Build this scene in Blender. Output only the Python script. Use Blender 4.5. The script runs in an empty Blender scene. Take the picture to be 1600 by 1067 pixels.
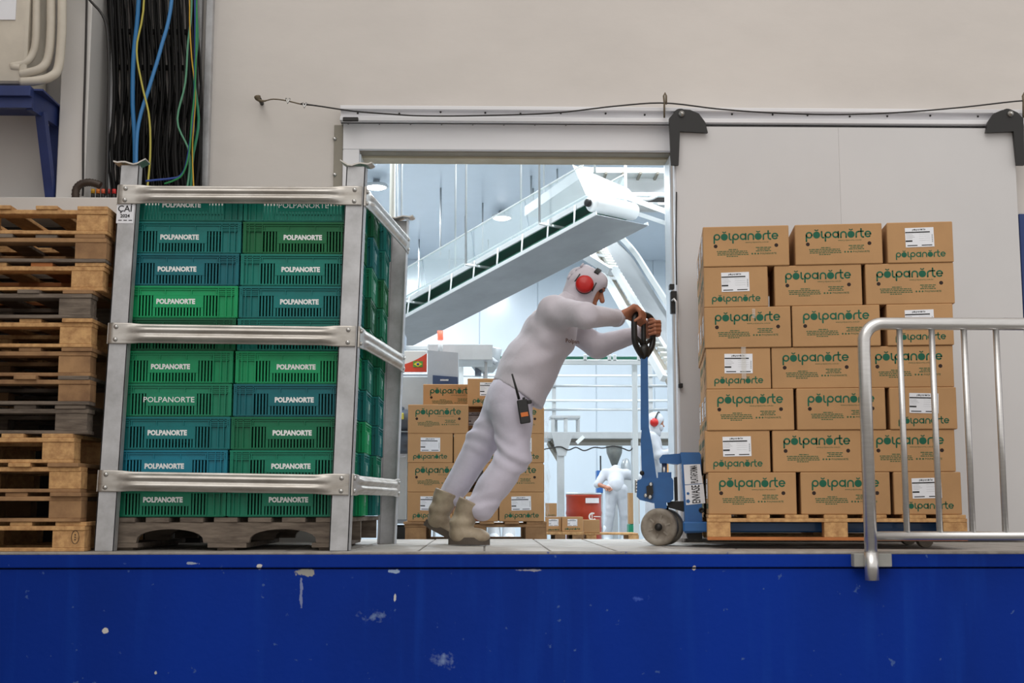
import bpy, math, random
import numpy as np
from mathutils import Vector, Matrix

# ------------------------------------------------------------------ camera, world, light, exposure
SC = bpy.context.scene
COL = SC.collection
FPX, CAMZ = 2018.0, 0.205
PITCH = math.atan((790 - 533.5) / FPX)
YAW = math.radians(1.2)
cam_d = bpy.data.cameras.new('camera')
cam_d.sensor_fit = 'HORIZONTAL'; cam_d.sensor_width = 36.0
cam_d.lens = 36.0 * FPX / 1600.0
cam_d.clip_end = 200
cam = bpy.data.objects.new('camera', cam_d); COL.objects.link(cam)
cam.location = (0, 0, CAMZ)
cam.rotation_euler = (math.pi / 2 + PITCH, 0, -YAW)
SC.camera = cam

world = bpy.data.worlds.new('overcast_sky'); SC.world = world
world.use_nodes = True
bg = world.node_tree.nodes['Background']
bg.inputs['Color'].default_value = (1.0, 0.965, 0.93, 1)
bg.inputs['Strength'].default_value = 0.62

sun_d = bpy.data.lights.new('hazy_sun', 'SUN'); sun_d.energy = 0.75; sun_d.angle = math.radians(50)
sun_d.color = (1.0, 0.96, 0.9)
sun = bpy.data.objects.new('hazy_sun', sun_d); COL.objects.link(sun)
sun.location = (-4, -6, 10); sun.rotation_euler = (math.radians(42), 0, math.radians(-18))

SC.view_settings.view_transform = 'Standard'
SC.view_settings.look = 'None'
SC.view_settings.gamma = 1.0
SC.view_settings.use_curve_mapping = False
SC.view_settings.exposure = 0.5

# ------------------------------------------------------------------ helpers
RND = random.Random(7)
CAM_R = cam.rotation_euler.to_matrix()
def at(px, py, D):
    """world point on the plane y = D that lies behind photo pixel (px, py)"""
    d = CAM_R @ Vector(((px - 800) / FPX, (533.5 - py) / FPX, -1.0))
    k = D / d.y
    return Vector((d.x * k, D, CAMZ + d.z * k))
def V(*a): return Vector(a)

class MB:
    def __init__(s): s.v = []; s.f = []; s.sm = []
    def add(s, vs, fs, smooth=False):
        b = len(s.v); s.v.extend([tuple(p) for p in vs])
        for f in fs: s.f.append(tuple(i + b for i in f)); s.sm.append(smooth)
        return s
    def box(s, x0, x1, y0, y1, z0, z1, c=0.0, M=None):
        if c <= 0:
            vs = [(x, y, z) for x in (x0, x1) for y in (y0, y1) for z in (z0, z1)]
            fs = [(0, 1, 3, 2), (4, 6, 7, 5), (0, 4, 5, 1), (2, 3, 7, 6), (0, 2, 6, 4), (1, 5, 7, 3)]
        else:
            c = min(c, (x1 - x0) * .45, (y1 - y0) * .45, (z1 - z0) * .45)
            vs = []; idx = {}
            lo = (x0, y0, z0); hi = (x1, y1, z1)
            for sx in (0, 1):
                for sy in (0, 1):
                    for sz in (0, 1):
                        sg = (sx, sy, sz)
                        for ax in range(3):
                            p = []
                            for k in range(3):
                                e = hi[k] if sg[k] else lo[k]
                                if k != ax: e += -c if sg[k] else c
                                p.append(e)
                            idx[(sx, sy, sz, ax)] = len(vs); vs.append(tuple(p))
            fs = []
            for ax in range(3):
                o = [k for k in range(3) if k != ax]
                for sgn in (0, 1):
                    q = []
                    for a, b in ((0, 0), (1, 0), (1, 1), (0, 1)):
                        t = [0, 0, 0]; t[ax] = sgn; t[o[0]] = a; t[o[1]] = b
                        q.append(idx[(t[0], t[1], t[2], ax)])
                    fs.append(tuple(q) if (sgn == 1) ^ (ax == 1) else tuple(q[::-1]))
            for ax in range(3):
                o = [k for k in range(3) if k != ax]
                for a in (0, 1):
                    for b in (0, 1):
                        t0 = [0, 0, 0]; t0[o[0]] = a; t0[o[1]] = b; t1 = list(t0); t1[ax] = 1
                        q = [idx[tuple(t0) + (o[0],)], idx[tuple(t1) + (o[0],)], idx[tuple(t1) + (o[1],)], idx[tuple(t0) + (o[1],)]]
                        fs.append(tuple(q))
            for sx in (0, 1):
                for sy in (0, 1):
                    for sz in (0, 1):
                        fs.append(tuple(idx[(sx, sy, sz, k)] for k in range(3)))
        if M is not None: vs = [M @ Vector(p) for p in vs]
        return s.add(vs, fs)
    def bar(s, a, b, w, h, up=(0, 0, 1), c=0.0):
        """box from point a to point b, w wide (sideways), h high (along up)"""
        a = Vector(a); b = Vector(b); u = (b - a); L = u.length; u.normalize()
        side = u.cross(Vector(up))
        if side.length < 1e-6: side = u.cross(Vector((1, 0, 0)))
        side.normalize(); n = side.cross(u)
        M = Matrix.Translation(a) @ Matrix((u, side, n)).transposed().to_4x4()
        return s.box(0, L, -w / 2, w / 2, -h / 2, h / 2, c, M)
    def tube(s, pts, r, n=8, caps=True, closed=False):
        P = [Vector(p) for p in pts]; m = len(P)
        R = r if isinstance(r, (list, tuple)) else [r] * m
        vs = []; fs = []; prev = None
        for i in range(m):
            if closed: t = P[(i + 1) % m] - P[i - 1]
            else: t = P[min(i + 1, m - 1)] - P[max(i - 1, 0)]
            if t.length < 1e-9: t = Vector((0, 0, 1))
            t.normalize()
            if prev is None:
                k = Vector((0, 0, 1)) if abs(t.z) < .9 else Vector((1, 0, 0))
                a = t.cross(k).normalized()
            else:
                a = (prev - t * prev.dot(t))
                a = a.normalized() if a.length > 1e-6 else t.orthogonal().normalized()
            prev = a; b = t.cross(a)
            for k in range(n):
                an = 2 * math.pi * k / n
                vs.append(P[i] + (a * math.cos(an) + b * math.sin(an)) * R[i])
        for i in range(m if closed else m - 1):
            j = (i + 1) % m
            for k in range(n):
                fs.append((i * n + k, i * n + (k + 1) % n, j * n + (k + 1) % n, j * n + k))
        s.add(vs, fs, True)
        if caps and not closed:
            b0 = len(s.v) - m * n
            s.f.append(tuple(b0 + k for k in range(n))[::-1]); s.sm.append(False)
            s.f.append(tuple(b0 + (m - 1) * n + k for k in range(n))); s.sm.append(False)
        return s
    def lathe(s, prof, o, axis=(0, 0, 1), n=24, smooth=True):
        ax = Vector(axis).normalized(); a = ax.orthogonal().normalized(); b = ax.cross(a); o = Vector(o)
        vs = []; fs = []; m = len(prof)
        for r, h in prof:
            for k in range(n):
                an = 2 * math.pi * k / n
                vs.append(o + ax * h + (a * math.cos(an) + b * math.sin(an)) * r)
        for i in range(m - 1):
            for k in range(n):
                fs.append((i * n + k, i * n + (k + 1) % n, (i + 1) * n + (k + 1) % n, (i + 1) * n + k))
        s.add(vs, fs, smooth)
        b0 = len(s.v) - m * n
        if prof[0][0] > 1e-5: s.f.append(tuple(b0 + k for k in range(n))[::-1]); s.sm.append(False)
        if prof[-1][0] > 1e-5: s.f.append(tuple(b0 + (m - 1) * n + k for k in range(n))); s.sm.append(False)
        return s
    def prism(s, poly, o, U, W, depth):
        """2-D outline poly (u, w) in the plane o + u*U + w*W, extruded by depth along U x W (both faces closed)"""
        o = Vector(o); U = Vector(U).normalized(); W = Vector(W).normalized(); N = U.cross(W)
        n = len(poly)
        vs = [o + U * p[0] + W * p[1] for p in poly] + [o + U * p[0] + W * p[1] + N * depth for p in poly]
        fs = [tuple(range(n))[::-1], tuple(range(n, 2 * n))]
        for i in range(n): j = (i + 1) % n; fs.append((i, j, n + j, n + i))
        return s.add(vs, fs)
    def mesh(s, name, off=None):
        me = bpy.data.meshes.new(name)
        vs = s.v if off is None else [(p[0] - off[0], p[1] - off[1], p[2] - off[2]) for p in s.v]
        me.from_pydata(vs, [], s.f)
        me.polygons.foreach_set('use_smooth', s.sm)
        me.update()
        return me
    def base(s):
        a = np.array(s.v); lo = a.min(0); hi = a.max(0)
        return Vector(((lo[0] + hi[0]) / 2, (lo[1] + hi[1]) / 2, lo[2]))
    def build(s, name, mat, parent=None):
        """one mesh object from shapes given in world coordinates"""
        if parent is None:
            o = s.base(); ob = bpy.data.objects.new(name, s.mesh(name, o)); ob.location = o
        else:
            o = WLOC[parent.name]; ob = bpy.data.objects.new(name, s.mesh(name, o)); ob.parent = parent
        COL.objects.link(ob)
        WLOC[ob.name] = Vector(o)
        ob.data.materials.append(mat)
        return ob
WLOC = {}
def link(name, me, parent=None, loc=(0, 0, 0), rot=(0, 0, 0), mat=None):
    ob = bpy.data.objects.new(name, me); COL.objects.link(ob)
    ob.location = loc; ob.rotation_euler = rot; ob.parent = parent
    if mat is not None and len(me.materials) == 0: me.materials.append(mat)
    return ob
def tag(o, label=None, cat=None, group=None, kind=None):
    if label: o['label'] = label
    if cat: o['category'] = cat
    if group: o['group'] = group
    if kind: o['kind'] = kind
    return o
def thing(name, label, cat, loc=(0, 0, 0), rz=0.0, group=None):
    o = bpy.data.objects.new(name, None); COL.objects.link(o)
    o.empty_display_size = .1
    o.location = loc; o.rotation_euler = (0, 0, rz); WLOC[o.name] = Vector(loc)
    return tag(o, label, cat, group)
ORD = ['first', 'second', 'third', 'fourth', 'fifth', 'sixth', 'seventh', 'eighth', 'ninth', 'tenth', 'eleventh', 'twelfth']

# ------------------------------------------------------------------ materials
def lin(c):
    def f(x):
        x /= 255.0
        return x / 12.92 if x <= .04045 else ((x + .055) / 1.055) ** 2.4
    return (f(c[0]), f(c[1]), f(c[2]), 1.0)
MATS = {}
def mat(name, rgb, rough=.6, metal=0.0, var=0.0, vscale=8.0, bump=0.0, bscale=60.0, rgb2=None, stretch=None, spec=None, objcol=False, coat=0.0, dirt=None, sheen=0.0, world=False):
    if name in MATS: return MATS[name]
    m = bpy.data.materials.new(name); m.use_nodes = True
    nt = m.node_tree; N = nt.nodes; L = nt.links
    p = N['Principled BSDF']
    p.inputs['Roughness'].default_value = rough; p.inputs['Metallic'].default_value = metal
    if spec is not None: p.inputs['Specular IOR Level'].default_value = spec
    if coat: p.inputs['Coat Weight'].default_value = coat
    if sheen: p.inputs['Sheen Weight'].default_value = sheen
    base = lin(rgb)
    p.inputs['Base Color'].default_value = base
    col = None
    if objcol:
        oi = N.new('ShaderNodeObjectInfo'); col = oi.outputs['Color']
    vec = None
    if var > 0 or bump > 0 or dirt:
        tc = N.new('ShaderNodeTexCoord'); mp = N.new('ShaderNodeMapping')
        L.new(tc.outputs['Object'] if not world else N.new('ShaderNodeNewGeometry').outputs['Position'], mp.inputs['Vector']); vec = mp.outputs['Vector']
        if stretch: mp.inputs['Scale'].default_value = stretch
        oi2 = N.new('ShaderNodeObjectInfo')
        ml = N.new('ShaderNodeMath'); ml.operation = 'MULTIPLY'; ml.inputs[1].default_value = 37.0
        L.new(oi2.outputs['Random'], ml.inputs[0])
        cb = N.new('ShaderNodeCombineXYZ'); L.new(ml.outputs[0], cb.inputs[0]); L.new(ml.outputs[0], cb.inputs[1])
        if not world: L.new(cb.outputs[0], mp.inputs['Location'])
    if var > 0:
        nz = N.new('ShaderNodeTexNoise'); nz.inputs['Scale'].default_value = vscale; nz.inputs['Detail'].default_value = 6
        nz.inputs['Roughness'].default_value = .62
        L.new(vec, nz.inputs['Vector'])
        rp = N.new('ShaderNodeMapRange'); rp.inputs[1].default_value = .35; rp.inputs[2].default_value = .68
        L.new(nz.outputs['Fac'], rp.inputs[0])
        mx = N.new('ShaderNodeMix'); mx.data_type = 'RGBA'
        L.new(rp.outputs[0], mx.inputs['Factor'])
        if col is not None:
            L.new(col, mx.inputs['A'])
            mm = N.new('ShaderNodeMix'); mm.data_type = 'RGBA'; mm.blend_type = 'MULTIPLY'; mm.inputs['Factor'].default_value = 1
            L.new(col, mm.inputs['A']); k = 1 - var; mm.inputs['B'].default_value = (k, k, k, 1)
            L.new(mm.outputs['Result'], mx.inputs['B'])
        else:
            mx.inputs['A'].default_value = base
            mx.inputs['B'].default_value = lin(rgb2) if rgb2 else (base[0] * (1 - var), base[1] * (1 - var), base[2] * (1 - var), 1)
        col = mx.outputs['Result']
    if dirt:
        nz = N.new('ShaderNodeTexNoise'); nz.inputs['Scale'].default_value = dirt[1]; nz.inputs['Detail'].default_value = 8
        nz.inputs['Roughness'].default_value = .7
        L.new(vec, nz.inputs['Vector'])
        rp = N.new('ShaderNodeMapRange'); rp.inputs[1].default_value = dirt[2]; rp.inputs[2].default_value = dirt[2] + .06
        L.new(nz.outputs['Fac'], rp.inputs[0])
        mx = N.new('ShaderNodeMix'); mx.data_type = 'RGBA'; L.new(rp.outputs[0], mx.inputs['Factor'])
        if col is not None: L.new(col, mx.inputs['A'])
        else: mx.inputs['A'].default_value = base
        mx.inputs['B'].default_value = lin(dirt[0]); col = mx.outputs['Result']
    if col is not None: L.new(col, p.inputs['Base Color'])
    if bump > 0:
        nb = N.new('ShaderNodeTexNoise'); nb.inputs['Scale'].default_value = bscale; nb.inputs['Detail'].default_value = 5
        L.new(vec, nb.inputs['Vector'])
        b = N.new('ShaderNodeBump'); b.inputs['Strength'].default_value = bump; b.inputs['Distance'].default_value = .02
        L.new(nb.outputs['Fac'], b.inputs['Height']); L.new(b.outputs[0], p.inputs['Normal'])
    MATS[name] = m
    return m
def emat(name, rgb, strength):
    if name in MATS: return MATS[name]
    m = bpy.data.materials.new(name); m.use_nodes = True
    p = m.node_tree.nodes['Principled BSDF']
    p.inputs['Base Color'].default_value = lin(rgb)
    p.inputs['Emission Color'].default_value = lin(rgb); p.inputs['Emission Strength'].default_value = strength
    MATS[name] = m; return m
def glassmat(name, rgb, alpha):
    m = bpy.data.materials.new(name); m.use_nodes = True
    nt = m.node_tree; N = nt.nodes; L = nt.links
    p = N['Principled BSDF']; p.inputs['Base Color'].default_value = lin(rgb); p.inputs['Roughness'].default_value = .08
    p.inputs['Alpha'].default_value = alpha
    MATS[name] = m; return m

M_wall = mat('painted_panel_wall', (211, 205, 200), .75, var=.13, vscale=.9, bump=.04, bscale=25, stretch=(.6, 1, 1.2), world=True, dirt=((164, 146, 132), 11, .745))
M_wall_white = mat('white_insulated_panel', (214, 211, 208), .5, var=.08, vscale=1.2)
M_trim = mat('white_aluminium_trim', (226, 226, 230), .45, var=.06, vscale=3, stretch=(.4, 1, 2), dirt=((170, 160, 150), 9, .73))
M_doorpanel = mat('sliding_door_skin', (203, 202, 203), .5, var=.05, vscale=1.2)
M_seal = mat('grey_jamb_liner', (150, 144, 132), .7, var=.15, vscale=4)
M_beige = mat('beige_liner', (196, 186, 163), .6, var=.2, vscale=5)
M_int = mat('interior_white_panel', (212, 222, 230), .2, var=.04, vscale=1.5)
M_intceil = mat('interior_ceiling_panel', (206, 215, 224), .25, var=.04, vscale=1.2)
M_tile = mat('dock_floor_tile', (176, 170, 163), .6, var=.3, vscale=5, bump=.05, dirt=((120, 110, 100), 9, .66))
M_grout = mat('floor_grout', (120, 113, 106), .9, var=.3, vscale=8)
M_intfloor = mat('interior_floor', (150, 152, 152), .5, var=.2, vscale=4)
M_asphalt = mat('yard_ground', (140, 136, 130), .9, var=.3, vscale=6)
M_conc = mat('worn_concrete_nosing', (163, 157, 150), .8, var=.4, vscale=14, dirt=((70, 80, 130), 20, .6))
M_steel = mat('galvanised_steel', (196, 197, 200), .45, .45, var=.2, vscale=6, rgb2=(160, 160, 161), dirt=((112, 96, 82), 10, .70))
M_steel2 = mat('pressed_steel_beam', (200, 197, 192), .36, .7, var=.25, vscale=9, stretch=(.5, 1, 2), rgb2=(164, 158, 150), dirt=((120, 92, 70), 7, .69))
M_inox = mat('brushed_stainless', (214, 213, 212), .30, .85, var=.1, vscale=12, stretch=(1, 1, 8))
M_inox2 = mat('satin_stainless_sheet', (196, 199, 200), .4, .55, var=.12, vscale=5)
M_bolt = mat('zinc_bolt', (190, 190, 188), .3, .9)
M_plastic = mat('crate_plastic', (0, 125, 110), .42, spec=.35, objcol=True, var=.18, vscale=7)
M_white = mat('white_print', (232, 234, 234), .6)
M_dark = mat('black_plastic', (26, 25, 25), .45)
M_rubber = mat('black_cable_sheath', (13, 12, 12), .6, spec=.3)
M_black = mat('blackened_metal', (38, 36, 35), .5, .3)
M_kraft = mat('kraft_cardboard', (186, 144, 99), .8, var=.14, vscale=3, bump=.02, bscale=90)
M_green = mat('green_ink', (4, 90, 64), .7)
M_green2 = mat('green_ink_dark', (52, 92, 60), .75)
M_ink = mat('black_ink', (34, 34, 36), .7)
M_label = mat('white_paper_label', (232, 234, 240), .6, var=.03, vscale=20)
M_hole = mat('carton_hole_interior', (48, 34, 30), .9)
M_tape = glassmat('clear_tape', (225, 222, 215), .22)
M_film = glassmat('stretch_film', (236, 236, 236), .14)
M_wood = mat('pine_board', (210, 166, 112), .8, var=.35, vscale=5, stretch=(6, 6, 6), rgb2=(166, 122, 78), bump=.1, bscale=30, dirt=((120, 84, 56), 12, .68))
M_wood2 = mat('aged_pine_board', (170, 132, 92), .85, var=.4, vscale=6, rgb2=(124, 92, 64), bump=.12, bscale=30)
M_woodg = mat('weathered_grey_board', (124, 112, 100), .9, var=.45, vscale=7, stretch=(1, 6, 6), rgb2=(82, 72, 64), bump=.15, bscale=30)
M_woodo = mat('reddish_board', (190, 118, 66), .8, var=.3, vscale=6)
M_blue = mat('blue_machine_paint', (22, 92, 156), .42, var=.18, vscale=9, coat=.2, dirt=((22, 30, 46), 16, .71))
M_bluef = mat('blue_frame_paint', (36, 54, 112), .5, var=.25, vscale=6)
M_bluewall = mat('blue_wall_paint', (38, 62, 118), .6, var=.1, vscale=3)
M_suit = mat('white_work_suit', (194, 188, 197), .85, var=.06, vscale=6, bump=.12, bscale=26, sheen=.2)
M_suitp = mat('white_work_trousers', (198, 193, 208), .85, var=.07, vscale=6, bump=.12, bscale=26, sheen=.2)
M_skin = mat('skin', (172, 112, 84), .55, var=.18, vscale=18)
M_red = mat('red_ear_cup', (186, 22, 18), .35, var=.1, vscale=10)
M_boot = mat('worn_cream_boot', (172, 158, 136), .6, var=.3, vscale=9, rgb2=(132, 116, 98), dirt=((96, 84, 72), 9, .66))
M_sole = mat('dirty_boot_sole', (90, 80, 71), .8, var=.3, vscale=12)
M_wheel = mat('nylon_wheel', (150, 142, 130), .5, var=.3, vscale=10, rgb2=(104, 92, 80))
M_cream = mat('cream_enamel', (206, 198, 184), .5, var=.18, vscale=4, dirt=((150, 116, 84), 3, .66))

# ------------------------------------------------------------------ structure: dock, walls, doorway
DW = 7.5            # outer face of the cold-room wall
DEDGE = 5.85        # front edge of the dock
def blue_dock():
    m = bpy.data.materials.new('blue_dock_paint'); m.use_nodes = True
    nt = m.node_tree; N = nt.nodes; L = nt.links; p = N['Principled BSDF']; p.inputs['Roughness'].default_value = .55
    p.inputs['Specular IOR Level'].default_value = .12
    g = N.new('ShaderNodeNewGeometry')
    def noise(scale, detail=6, sc=(1, 1, 1)):
        mp = N.new('ShaderNodeMapping'); mp.inputs['Scale'].default_value = sc; L.new(g.outputs['Position'], mp.inputs['Vector'])
        n = N.new('ShaderNodeTexNoise'); n.inputs['Scale'].default_value = scale; n.inputs['Detail'].default_value = detail
        L.new(mp.outputs[0], n.inputs['Vector']); return n.outputs['Fac']
    def rng(s, a, b):
        r = N.new('ShaderNodeMapRange'); r.inputs[1].default_value = a; r.inputs[2].default_value = b; L.new(s, r.inputs[0]); return r.outputs[0]
    def mix(f, A, B):
        x = N.new('ShaderNodeMix'); x.data_type = 'RGBA'; L.new(f, x.inputs['Factor'])
        for k, c in (('A', A), ('B', B)):
            if isinstance(c, tuple): x.inputs[k].default_value = c
            else: L.new(c, x.inputs[k])
        return x.outputs['Result']
    col = mix(rng(noise(1.1, 5, (1, 1, .5)), .35, .7), lin((0, 46, 146)), lin((0, 38, 122)))
    col = mix(rng(noise(3.5, 6, (3, 1, .25)), .55, .85), col, lin((8, 56, 150)))
    col = mix(rng(noise(26, 8), .70, .74), col, lin((62, 88, 150)))
    fine = noise(40, 6)
    spots = [(478, 895, .062, .020, (150, 150, 146), 0), (617, 893, .030, .010, (150, 170, 200), 0), (617, 935, .006, .018, (190, 190, 190), 0),
             (585, 963, .085, .035, (110, 130, 170), 1), (690, 1030, .075, .060, (110, 130, 175), 1), (1000, 936, .050, .024, (70, 100, 190), 1),
             (163, 985, .018, .014, (200, 196, 190), 0), (405, 885, .014, .012, (200, 196, 190), 0), (300, 880, .030, .007, (150, 160, 180), 0),
             (470, 925, .008, .075, (120, 130, 170), 0), (830, 891, .06, .007, (150, 150, 165), 0), (1085, 886, .012, .012, (200, 190, 180), 0), (242, 1052, .008, .010, (180, 180, 180), 0)]
    for px, py, rx, rz, c, soft in spots:
        q = at(px, py, DEDGE)
        sb = N.new('ShaderNodeVectorMath'); sb.operation = 'SUBTRACT'; L.new(g.outputs['Position'], sb.inputs[0]); sb.inputs[1].default_value = q
        ml = N.new('ShaderNodeVectorMath'); ml.operation = 'MULTIPLY'; L.new(sb.outputs[0], ml.inputs[0]); ml.inputs[1].default_value = (1 / rx, 0, 1 / rz)
        ln = N.new('ShaderNodeVectorMath'); ln.operation = 'LENGTH'; L.new(ml.outputs[0], ln.inputs[0])
        ad = N.new('ShaderNodeMath'); ad.operation = 'MULTIPLY_ADD'; L.new(fine, ad.inputs[0]); ad.inputs[1].default_value = 2.6 if soft else 2.2
        L.new(ln.outputs['Value'], ad.inputs[2])
        col = mix(rng(ad.outputs[0], 1.9 if soft else 2.0, 1.1 if soft else 1.82), col, lin(c))
    L.new(col, p.inputs['Base Color'])
    b = N.new('ShaderNodeBump'); b.inputs['Strength'].default_value = .12; b.inputs['Distance'].default_value = .01
    L.new(noise(30, 4), b.inputs['Height']); L.new(b.outputs[0], p.inputs['Normal'])
    return m
M_dock = blue_dock()
LIPZ = at(800, 889, DEDGE).z

def struct(name, mb, m, label, parent=None):
    o = mb.build(name, m, parent)
    if parent is None: tag(o, label, None, None, 'structure')
    return o

struct('ground', MB().box(-9, 9, -8, 5.9, -1.4, -1.3), M_asphalt, 'grey yard ground in front of the loading dock')
dock = struct('wall_dock', MB().box(-5, 5, DEDGE + .012, 6.2, -1.3, LIPZ).box(-5, 5, DEDGE, 6.2, LIPZ + .006, -.012, .004), M_dock, 'blue painted concrete face of the loading dock')
struct('trim_1', MB().box(-5, 5, DEDGE + .003, 5.95, -.012, 0.0, .003), M_conc, 'worn pale concrete nosing along the dock edge')
floor = struct('floor', MB().box(-5, 5, 5.95, 8.1, -.2, -.005), M_grout, 'loading dock floor of square beige tiles')
tile_me = MB().box(-.147, .147, -.147, .147, -.012, 0, .002).mesh('floor_tile'); tile_me.materials.append(M_tile)
off = WLOC['floor']
for j in range(7):
    for i in range(-11, 11):
        o = link('floor_tile', tile_me, floor, (i * .303 + .15 - off.x, 6.105 + j * .3075 - off.y, RND.uniform(-.0015, 0) - off.z))
# cold room interior
ZC = at(800, 406, 26).z
def fz(D): return -.018 - .03 * (D - 8.1)
XL, XR = -6.0, 7.5
q = MB().add([(XL, 8.1, -.004), (XR, 8.1, -.004), (XR, 26, fz(26)), (XL, 26, fz(26)), (XL, 8.1, -.9), (XR, 8.1, -.9), (XR, 26, -.9), (XL, 26, -.9)],
             [(0, 1, 2, 3), (4, 7, 6, 5), (0, 4, 5, 1), (1, 5, 6, 2), (2, 6, 7, 3), (3, 7, 4, 0)])
struct('floor_interior', q, M_intfloor, 'grey floor of the bright processing hall')
bw = struct('wall_back', MB().box(XL, XR, 26, 26.1, -.9, ZC + .1), M_int, 'glossy white panel wall at the back of the processing hall')
pb = MB().box(0, 1.16, -.02, 0, 0, 1, .006).mesh('wall_panel'); pb.materials.append(M_int)
for i in range(12):
    o = link('wall_panel', pb, bw, (XL + i * 1.18 - WLOC['wall_back'].x, 26 - WLOC['wall_back'].y, fz(26) + .9 - .9 - WLOC['wall_back'].z)); o.scale = (1, 1, ZC - fz(26))
struct('wall_interior_left', MB().box(XL - .1, XL, DW + .2, 26, -.9, ZC + .1), M_int, 'white side wall of the processing hall')
struct('wall_interior_right', MB().box(XR, XR + .1, DW + .2, 26, -.9, ZC + .1), M_int, 'white right side wall of the processing hall')
cl = struct('ceiling', MB().box(XL, XR, DW, 26, ZC, ZC + .1), M_intceil, 'white panel ceiling of the processing hall')
# outer wall with the doorway
X0 = at(558, 500, DW).x; X1 = at(1052, 500, DW).x; ZT = at(800, 237, DW).z
TH = .19
struct('wall_left', MB().box(-9, X0, DW, DW + TH, -.2, 8.0), M_wall, 'off-white panel wall left of the doorway')
struct('wall_right', MB().box(X1, 9, DW, DW + TH, -.2, 8.0), M_wall, 'off-white panel wall behind the sliding door')
struct('wall_front', MB().box(X0, X1, DW, DW + TH, ZT, 8.0), M_wall, 'off-white panel wall above the doorway')
# jamb liners
struct('trim_2', MB().box(X0, X1, DW + .004, DW + .09, ZT - .006, ZT), M_seal, 'grey liner under the door head')
struct('trim_3', MB().box(X0, X1, DW + .09, DW + TH + .03, ZT - .02, ZT, .003), M_beige, 'beige strip under the door head')
struct('trim_4', MB().box(X0 - .001, X0 + .008, DW + .002, DW + TH + .02, 0, ZT - .02), M_int, 'white left door reveal')
struct('trim_5', MB().box(X1 - .008, X1 + .001, DW + .002, DW + TH + .02, 0, ZT - .02), M_int, 'white right door reveal')
# frame
ZH = at(800, 192, DW - .03).z
XF = at(531, 500, DW - .03).x
struct('trim_6', MB().box(XF, X1 + .08, DW - .03, DW, ZT, ZH, .004), M_trim, 'white aluminium door head frame')
struct('trim_7', MB().box(XF, X0, DW - .03, DW, 0, ZT, .004), M_trim, 'white aluminium left door frame')
o = MB()
XS = at(517, 500, DW - .012).x
st = struct('trim_8', MB().box(XS, XF - .002, DW - .012, DW, 0, at(520, 196, DW).z, .002), M_seal, 'grey bolted steel strip beside the door frame')
for py in (217, 273, 329, 385, 441):
    q = at(523, py, DW - .012)
    MB().lathe([(.012, 0), (.012, -.004), (.008, -.009), (0, -.010)], q, (0, 1, 0), 12).build('bolt', M_bolt, st)
# sliding-door track
DT = DW - .10
ZT0 = at(800, 190, DT).z; ZT1 = at(800, 166, DT).z
XT0 = at(531, 180, DT).x
hh = ZT1 - ZT0
tr = MB().box(XT0, 6, DT + .035, DW, ZT0, ZT1, .003).box(XT0, 6, DT, DT + .06, ZT1 - .024, ZT1, .003).box(XT0, 6, DT - .004, DT + .06, ZT0, ZT0 + .026, .003)
track = struct('trim_9', tr, M_trim, 'white aluminium track of the sliding door')
for i in range(28):
    x = XT0 + .10 + i * .245 + RND.uniform(-.03, .03)
    MB().lathe([(.006, 0), (.006, -.004), (.003, -.007)], (x, DT + .035, ZT0 + .06 + RND.uniform(-.006, .006)), (0, 1, 0), 8).build('screw', M_black, track)
for i in range(8):
    MB().lathe([(.005, 0), (.005, -.003), (.003, -.005)], (XF + .03 + i * .185, DW - .03, ZH - .012), (0, 1, 0), 8).build('screw', M_black, track)
q = at(548, 187, DT - .004)
MB().box(q.x - .045, q.x + .045, DT - .02, DT - .003, q.z - .012, q.z + .012, .003).build('end_stop', M_black, track)
# sliding door leaf
DD = DT - .02
XD0 = at(1060, 500, DD).x; XD1 = at(1589, 300, DD).x; ZD = at(1300, 199, DD).z
door = thing('door_1', 'large pale grey sliding door leaf hung behind the carton stack', None, (XD0 + .9, DD + .04, .02)); door['kind'] = 'structure'
XM = at(1313, 300, DD).x
MB().box(XD0, XM - .0002, DD, DD + .09, .02, ZD, .0012).build('door_panel', M_doorpanel, door)
MB().box(XM + .0002, XD1, DD, DD + .09, .02, ZD, .0012).build('door_panel', M_doorpanel, door)
MB().box(XD0 - .008, XD0 + .004, DD + .008, DD + .082, .02, ZD - .02, .003).build('edge_profile', M_trim, door)
def hanger(px, flip):
    c = at(px, 185, DD - .03); s = -1 if flip else 1
    sc = DD / FPX
    pts = [(-10, 258), (2, 258), (5, 203), (50, 205), (46, 188), (36, 174), (22, 168), (8, 167), (-3, 172), (-12, 182)]
    pts = [((a - 0) * s, y) for a, y in pts]
    b = at(px, 258, DD - .03)
    pl = [(a * sc, (258 - y) * sc * 1.012) for a, y in pts]
    if flip: pl = pl[::-1]
    h = MB().prism(pl, (c.x, DD - .012, b.z), (1, 0, 0), (0, 0, 1), .024).build('hanger_bracket', M_dark, door)
    w = at(px + 8 * s, 178, DD - .04)
    MB().lathe([(.018, 0), (.018, -.012), (.010, -.016), (.010, -.024), (0, -.026)], (w.x, DD - .034, w.z), (0, 1, 0), 14).build('bolt', M_bolt, h)
    MB().lathe([(.035, .03), (.045, .028), (.045, .0), (.035, -.002)], (w.x, DD + .0, w.z), (0, 1, 0), 20).build('roller', M_black, h)
hanger(1057, False); hanger(1587, True)
q = at(1083, 188, DD - .02)
MB().box(q.x - .01, q.x + .06, DD - .02, DD + .01, q.z - .012, q.z + .01, .003).build('stop_pin', M_black, door)
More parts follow.
